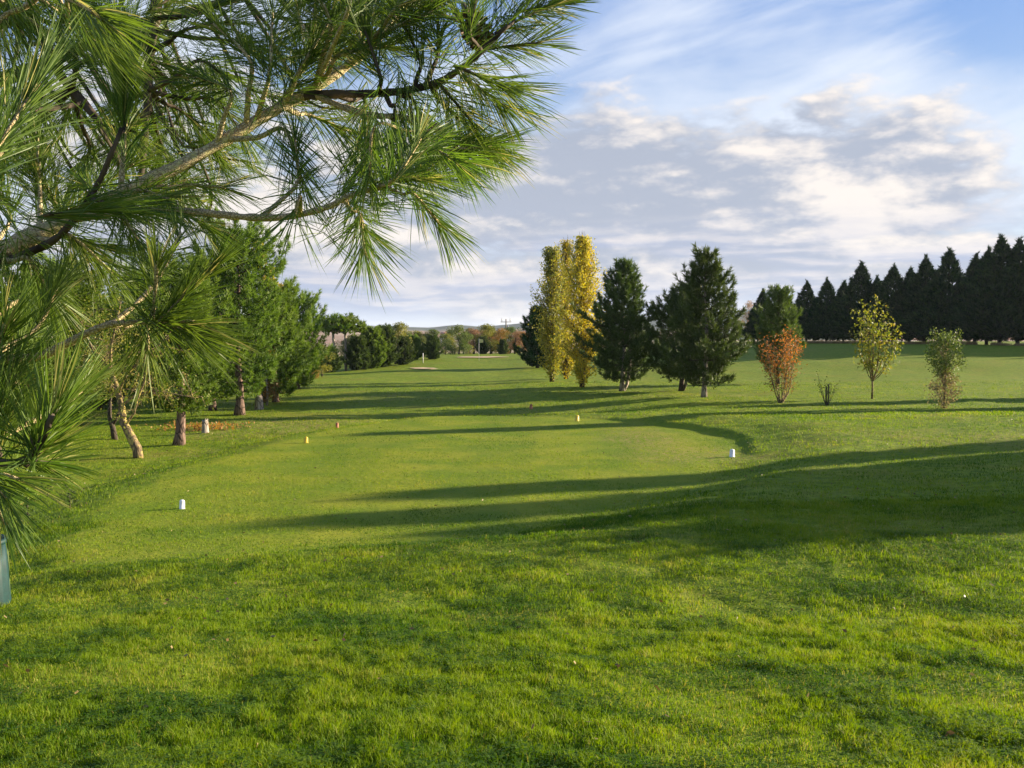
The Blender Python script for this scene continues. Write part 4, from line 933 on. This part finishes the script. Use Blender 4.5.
    def fill(lst, d0): return [(a[0], a[1], a[2] if a[2] else d0+.12*rng.normal(), a[3], a[4], a[5]+.45*rng.normal(), *a[6:]) for a in lst]
    root = lambda z: (-230, z, 1.8)
    # main limb
    branch([(-560, 420, 1.77), (-200, 330, 1.8), (-60, 275, 1.85), (30, 238, 1.9), (100, 203, 1.95), (185, 163, 2.0), (265, 116, 2.05), (330, 78, 2.1), (385, 30, 2.15), (430, -50, 2.2)], [.038, .030, .022, .0165, .0135, .012, .0118, .0105, .009, .006],
        fill([sh(125, 128, .08, -1, .13, 150, .19, .5), sh(60, 215, -.3, -.9), sh(95, 190, .8, -.5), sh(140, 190, .9, .3), sh(30, 260, .2, .9, dr=1.5), sh(70, 235, .6, .6, dr=1.4),
              sh(270, 70, .0, -1, .12, 130, .14, 1.0), sh(285, 95, .6, -.6), sh(250, 60, -.6, -.6, .1, 110, .15), sh(300, 70, .5, -.8, .12, 120), sh(230, 90, -.7, -.3, .1, 100), sh(310, 115, .8, .3),
              sh(285, 130, .3, 1, .1, 90), sh(340, 55, .8, -.2), sh(360, 30, .2, -1), sh(390, 30, .8, -.2), sh(330, 20, -.5, -.8), sh(300, 20, -.2, -1), sh(400, 5, .8, -.5), sh(350, 0, -.3, -1),
              sh(10, 215, -.5, -.8), sh(40, 190, 0, -1), sh(170, 205, .8, .5, .08, 80, .13), sh(120, 215, .6, .8, .08, 80), sh(190, 185, .9, .1, .08, 70, .14)], 2.0), label='thick tan limb rising to the right')
    # lower tan branch
    branch([(60, 222, 1.93), (110, 212, 1.9), (165, 211, 1.85), (205, 213, 1.83), (245, 217, 1.8), (285, 217, 1.78), (325, 208, 1.77), (350, 196, 1.77), (385, 185, 1.78), (430, 170, 1.8)], [.010, .008, .0075, .007, .0065, .006, .0055, .005, .004, .003],
        fill([sh(345, 193, .5, -.9, .09, 120, .14, 1.3), sh(352, 197, .3, .8, .07, 130, .14, 1.4, dr=.4), sh(298, 180, -.1, -1, .08, 100, .12, 1.1), sh(300, 196, -.2, .8, .04, 50, .13, 1.4), sh(385, 183, .9, -.1, .1, 110, .15), sh(432, 162, .9, -.2, .1, 120, .14, .9, dr=.5),
              sh(400, 172, .4, -.9, .09, 100), sh(365, 175, -.1, -1, .1, 100, .14), sh(415, 195, .6, .7, .08, 90, .13), sh(360, 215, .1, 1, .07, 90, .13, 1.2, dr=.3)], 1.78), 'bark_twig', 'slim straw-coloured branch below the limb')
    # right-hand boughs
    branch([(300, 96, 2.08), (340, 94, 2.05), (385, 93, 2.0), (430, 85, 1.98), (462, 68, 1.95), (488, 45, 1.93), (508, 25, 1.92)], [.010, .0085, .0075, .007, .006, .005, .0035],
        fill([sh(500, 30, .9, -.6, .16, 170, .13, .8, dr=.3), sh(482, 50, .9, -.1, .12, 130, .14, .9, dr=.6), sh(460, 68, .9, .35, .1, 120, .15, .9), sh(440, 85, .7, .8, .1, 120, .15, .9), sh(438, 50, 0, -1, .1, 110, .13), sh(470, 30, .2, -1, .1, 120, .13), sh(420, 60, -.4, -.9), sh(410, 95, .4, .9, .1, 120, .14),
              sh(450, 110, .7, .6, .1, 110, .14), sh(395, 110, -.1, 1, .1, 110), sh(380, 75, -.3, -.9, .1, 100), sh(365, 100, -.1, 1, .08, 80), sh(475, 85, .8, .6, .08, 100, .14), sh(520, 12, .9, -.3, .1, 110, .12, dr=.3)], 1.97), 'bark_dark')
    branch([(315, 95, 2.07), (340, 106, 2.03), (372, 115, 2.0), (400, 117, 1.97), (430, 122, 1.95), (452, 135, 1.93)], [.008, .007, .006, .005, .004, .003],
        fill([sh(452, 135, .9, .35, .1, 120, .13), sh(430, 125, .6, .8, .1, 110, .14), sh(405, 125, .3, .9, .1, 110, .14), sh(375, 125, -.1, 1, .09, 100, .13), sh(420, 140, .7, .5, .1, 100), sh(440, 150, .9, -.1, .1, 110, .14)], 1.96), 'bark_twig')
    # branches of the dense upper left
    branch([(-420, 150, 1.9), (-120, 60, 2.1), (20, 20, 2.3), (60, 75, 2.3), (105, 130, 2.25), (120, 165, 2.2)], [.03, .022, .014, .011, .009, .006],
        fill([sh(30, 40, .4, -.8), sh(60, 70, .8, -.4), sh(75, 95, -.6, .5), sh(100, 125, .8, .2), sh(15, 60, -.5, .8, dr=1.4), sh(40, 100, -.2, 1), sh(80, 50, .7, -.6), sh(5, 10, -.1, -1), sh(60, 20, .6, -.6), sh(90, 150, -.4, .8), sh(0, 110, -.2, .8), sh(20, 140, .2, .9)], 2.28), 'bark_dark')
    branch([(-300, -260, 2.2), (60, -140, 2.4), (150, -30, 2.45), (149, 60, 2.4), (146, 120, 2.35), (140, 190, 2.3)], [.03, .02, .013, .011, .009, .005],
        fill([sh(150, 10, .5, -.6), sh(148, 40, -.6, -.3), sh(150, 60, .8, .2), sh(147, 90, -.7, .4), sh(170, 80, .8, .4), sh(185, 30, .9, -.2), sh(110, 30, -.8, -.2), sh(200, 60, .7, .5), sh(180, 110, .7, .6), sh(130, 130, -.5, .8), sh(210, 10, .8, -.5), sh(225, 40, .9, .2), sh(95, 5, -.5, -.7), sh(160, 140, .3, 1), sh(215, 100, .6, .8)], 2.4), 'bark_dark')
    branch([(-200, -120, 1.7), (20, -60, 1.7), (60, 5, 1.65), (70, 30, 1.65)], [.02, .012, .006, .004],
        fill([sh(30, -10, .7, .55, .12, 130, .17, .5), sh(70, 0, .8, .5, .1, 120, .17, .5), sh(0, 20, -.3, .9, .1, 110, .16), sh(-5, -5, .8, .6, .1, 110, .17, .5)], 1.68), 'bark_twig')
    branch([(-300, 250, 1.7), (-90, 190, 1.65), (-20, 165, 1.6), (5, 150, 1.6)], [.018, .012, .006, .004],
        fill([sh(-10, 160, .25, -.95, .14, 160, .18, .55), sh(-20, 170, -.1, -1, .1, 120, .16), sh(-10, 190, .6, .5, .1, 90, .15), sh(-30, 120, .3, -.8, .1, 90, .17)], 1.6), 'bark_twig')
    branch([(-260, 330, 1.85), (-60, 262, 1.88), (0, 262, 1.88), (35, 250, 1.88), (60, 235, 1.86), (85, 205, 1.84), (100, 180, 1.82), (112, 152, 1.8), (122, 128, 1.8)], [.016, .012, .009, .008, .0065, .006, .005, .0045, .004],
        fill([sh(124, 124, .05, -1, .12, 130, .19, .42, dr=.1), sh(90, 190, -.7, -.5, .08, 80, .13), sh(25, 255, -.2, .95, .08, 100, .17, .8, dr=.6), sh(0, 262, -.2, .95, .08, 90, .15), sh(60, 235, .9, .25, .12, 100, .19, .35, dr=.8), sh(45, 215, .9, -.05, .1, 70, .2, .3, dr=.3), sh(95, 200, .9, .2, .1, 90, .16, .6)], 1.85), 'bark_dark')
    # lower pale branch
    branch([(-420, 440, 1.7), (-150, 390, 1.65), (-40, 366, 1.6), (0, 360, 1.58), (40, 356, 1.56), (66, 344, 1.55), (92, 331, 1.53), (112, 324, 1.52), (140, 322, 1.5), (160, 322, 1.5)], [.02, .014, .0085, .0075, .0068, .0062, .0055, .005, .0042, .0035],
        fill([sh(160, 322, .85, .35, .05, 90, .14, .75, 1.5, 0, dr=1.1), sh(160, 320, .75, -.65, .12, 120, .115, .5, 1.5, .1, dr=.2), sh(153, 318, .3, -.9, .1, 80, .1, .8, 1.5), sh(147, 320, .1, .9, .05, 60, .12, 1.1), sh(172, 322, .9, 0, .04, 60, .13, .9)], 1.5), 'bark_twig', 'lower pale curved branch reaching over the lawn')
    branch([(112, 324, 1.52), (140, 300, 1.56), (160, 275, 1.6), (172, 250, 1.62)], [.004, .0038, .0034, .003], fill([sh(172, 252, .2, -1, .04, 60, .10, .9, 1.62), sh(158, 280, -.4, -.6, .08, 60, .12, .8, 1.6)], 1.6), 'bark_twig')
    # bottom-left shoot
    branch([(-420, 560, 1.6), (-150, 520, 1.5), (-30, 470, 1.42), (20, 462, 1.38), (38, 448, 1.36), (52, 415, 1.34)], [.018, .012, .008, .006, .0055, .004],
        fill([sh(40, 447, .35, -.95, .06, 150, .155, .85, 1.36, dr=.1), sh(36, 455, .1, -1, .03, 60, .12, 1.3, 1.37), sh(30, 462, .95, .1, .03, 60, .10, .8, 1.38), sh(0, 455, -.1, -1, .08, 110, .16, .7, 1.4, dr=.1), sh(-15, 440, .3, -.9, .1, 110, .16, .7, 1.4)], 1.38), 'bark_dark')
    branch([(-420, 540, 1.5), (-150, 500, 1.4), (-40, 482, 1.32), (-12, 480, 1.3)], [.018, .010, .005, .004],
        fill([sh(-12, 476, .8, .55, .05, 60, .13, .55, 1.3, dr=.6), sh(70, 400, .5, -.9, .05, 70, .11, .6, 1.7), sh(-15, 470, .9, .2, .05, 40, .12, .5, 1.3), sh(-10, 490, .4, .9, .05, 40, .10, .7, 1.3)], 1.3), 'bark_twig')
    branch([(-420, 430, 1.55), (-150, 400, 1.5), (-40, 375, 1.45), (-5, 372, 1.45)], [.018, .010, .006, .004],
        fill([sh(-8, 370, .4, -.8, .08, 120, .14, .8, 1.45, dr=.3), sh(35, 330, .3, -.9, .08, 110, .13, .8, 1.7), sh(20, 300, -.2, .9, .08, 100, .14, .9, 1.8), sh(-15, 380, .9, .15, .06, 70, .13, .7, 1.45), sh(-25, 350, -.1, -1, .08, 80, .13, .8, 1.45)], 1.45), 'bark_twig')
    # behind: darker, deeper sprays filling the upper left
    pts = []
    for _ in range(46):
        px = rng.uniform(-20, 330); py = rng.uniform(-40, 215-.25*max(0, px-120))
        if 215 < px and py > 105: continue
        a = rng.uniform(0, 6.28); pts.append((px, py, 2.75+.3*rng.random(), cos(a), sin(a)*.8, rng.normal()*.5, .12, 90, .15, .9, 1.0))
    branch([(-700, 200, 2.4), (-200, 120, 2.7), (0, 80, 2.85), (120, 30, 2.9), (230, 0, 2.95), (330, -40, 3.0)], [.035, .026, .02, .016, .012, .008], pts, 'bark_dark')
    pts = []
    for _ in range(22):
        px = rng.uniform(300, 480); py = rng.uniform(-60, 40); a = rng.uniform(0, 6.28)
        pts.append((px, py, 2.3+.25*rng.random(), cos(a), sin(a)*.7, rng.normal()*.5, .12, 95, .14, .9, 1.0))
    top = branch([(-300, -300, 2.2), (100, -160, 2.3), (330, -60, 2.35), (430, -20, 2.35), (500, -40, 2.35)], [.035, .024, .012, .009, .005], pts, 'bark_dark')
    # two more boughs high on the trunk, out of the frame
    for (a, z, L) in ((2.6, 4.4, 1.6), (-1.4, 4.9, 1.5), (1.2, 5.2, 1.2), (4.0, 5.5, 1.3), (3.3, 3.9, 1.5)):
        w = Wood(); s = np.linspace(0, 1, 9); c = np.stack([cos(a)*L*s, sin(a)*L*s, z+.5*s*s], 1); w.tube(c, np.linspace(.035, .006, 9), 7); o = w.build('branch', M['bark_limb'], t); nd = Needles()
        for q in c[3:]:
            for _ in range(3):
                v = norm(np.array([cos(a), sin(a), .6])+rng.normal(size=3)*.5); nd.tuft(q, q+v*.15, 60, .15, .9, .4)
        nd.build(o)
    # pine cone hanging under the top bough
    V = []; T3 = []; q4 = []; n = 0; c0 = U(468, 14, 2.05); ax = norm(np.array([.35, -.35, -.75])); e1 = norm(np.cross(ax, [0, 0, 1.])); e2 = np.cross(ax, e1); Lc = .085
    for i in range(72):
        f = i/72; a = i*2.39996; r = .026*math.sin(pi*(.12+.80*f))**.7; p0 = c0+ax*(Lc*f); d = e1*cos(a)+e2*sin(a); sd_ = np.cross(ax, d); o1 = p0+d*r*.3
        tip = p0+d*(r+.007)-ax*-.004; V += [o1, tip+sd_*.0065+d*-.003, tip+ax*.003, tip-sd_*.0065-d*.003, tip+ax*.006*0-ax*.004]; q4 += [[n, n+1, n+2, n+3], [n, n+3, n+4, n+1]]; n += 5
    cone = mesh_np('pine_cone', V, [np.array(q4)], M['cone'], top)
    w = Wood(); w.tube([c0-ax*.03, c0+ax*.02, c0+ax*Lc*.95], [.004, .013, .006], 8); w.build('cone_core', M['bark_dark'], top)
fore()

# --- haze: even thin air over the whole scene
def haze():
    m = bpy.data.materials.new('haze'); m.use_nodes = True; T = NT(m.node_tree); T.n.clear(); out = T.node('ShaderNodeOutputMaterial')
    v = T.node('ShaderNodeVolumePrincipled', {'Color': (0.72, 0.82, 1.0, 1), 'Density': 0.00008, 'Anisotropy': 0.2}); T.l.new(v.outputs[0], out.inputs['Volume'])
    a, b = (-9500, -100, -30), (9500, 12200, 120)
    vv = np.array([(x, y, z) for x in (a[0], b[0]) for y in (a[1], b[1]) for z in (a[2], b[2])]); f = np.array([[0, 1, 3, 2], [4, 6, 7, 5], [0, 4, 5, 1], [2, 3, 7, 6], [0, 2, 6, 4], [1, 5, 7, 3]])
    o = mesh_np('haze', vv, [f], m); tag(o, 'thin pale blue air between the lawn and the far hills', 'haze', kind='stuff')
if HAZE: haze()
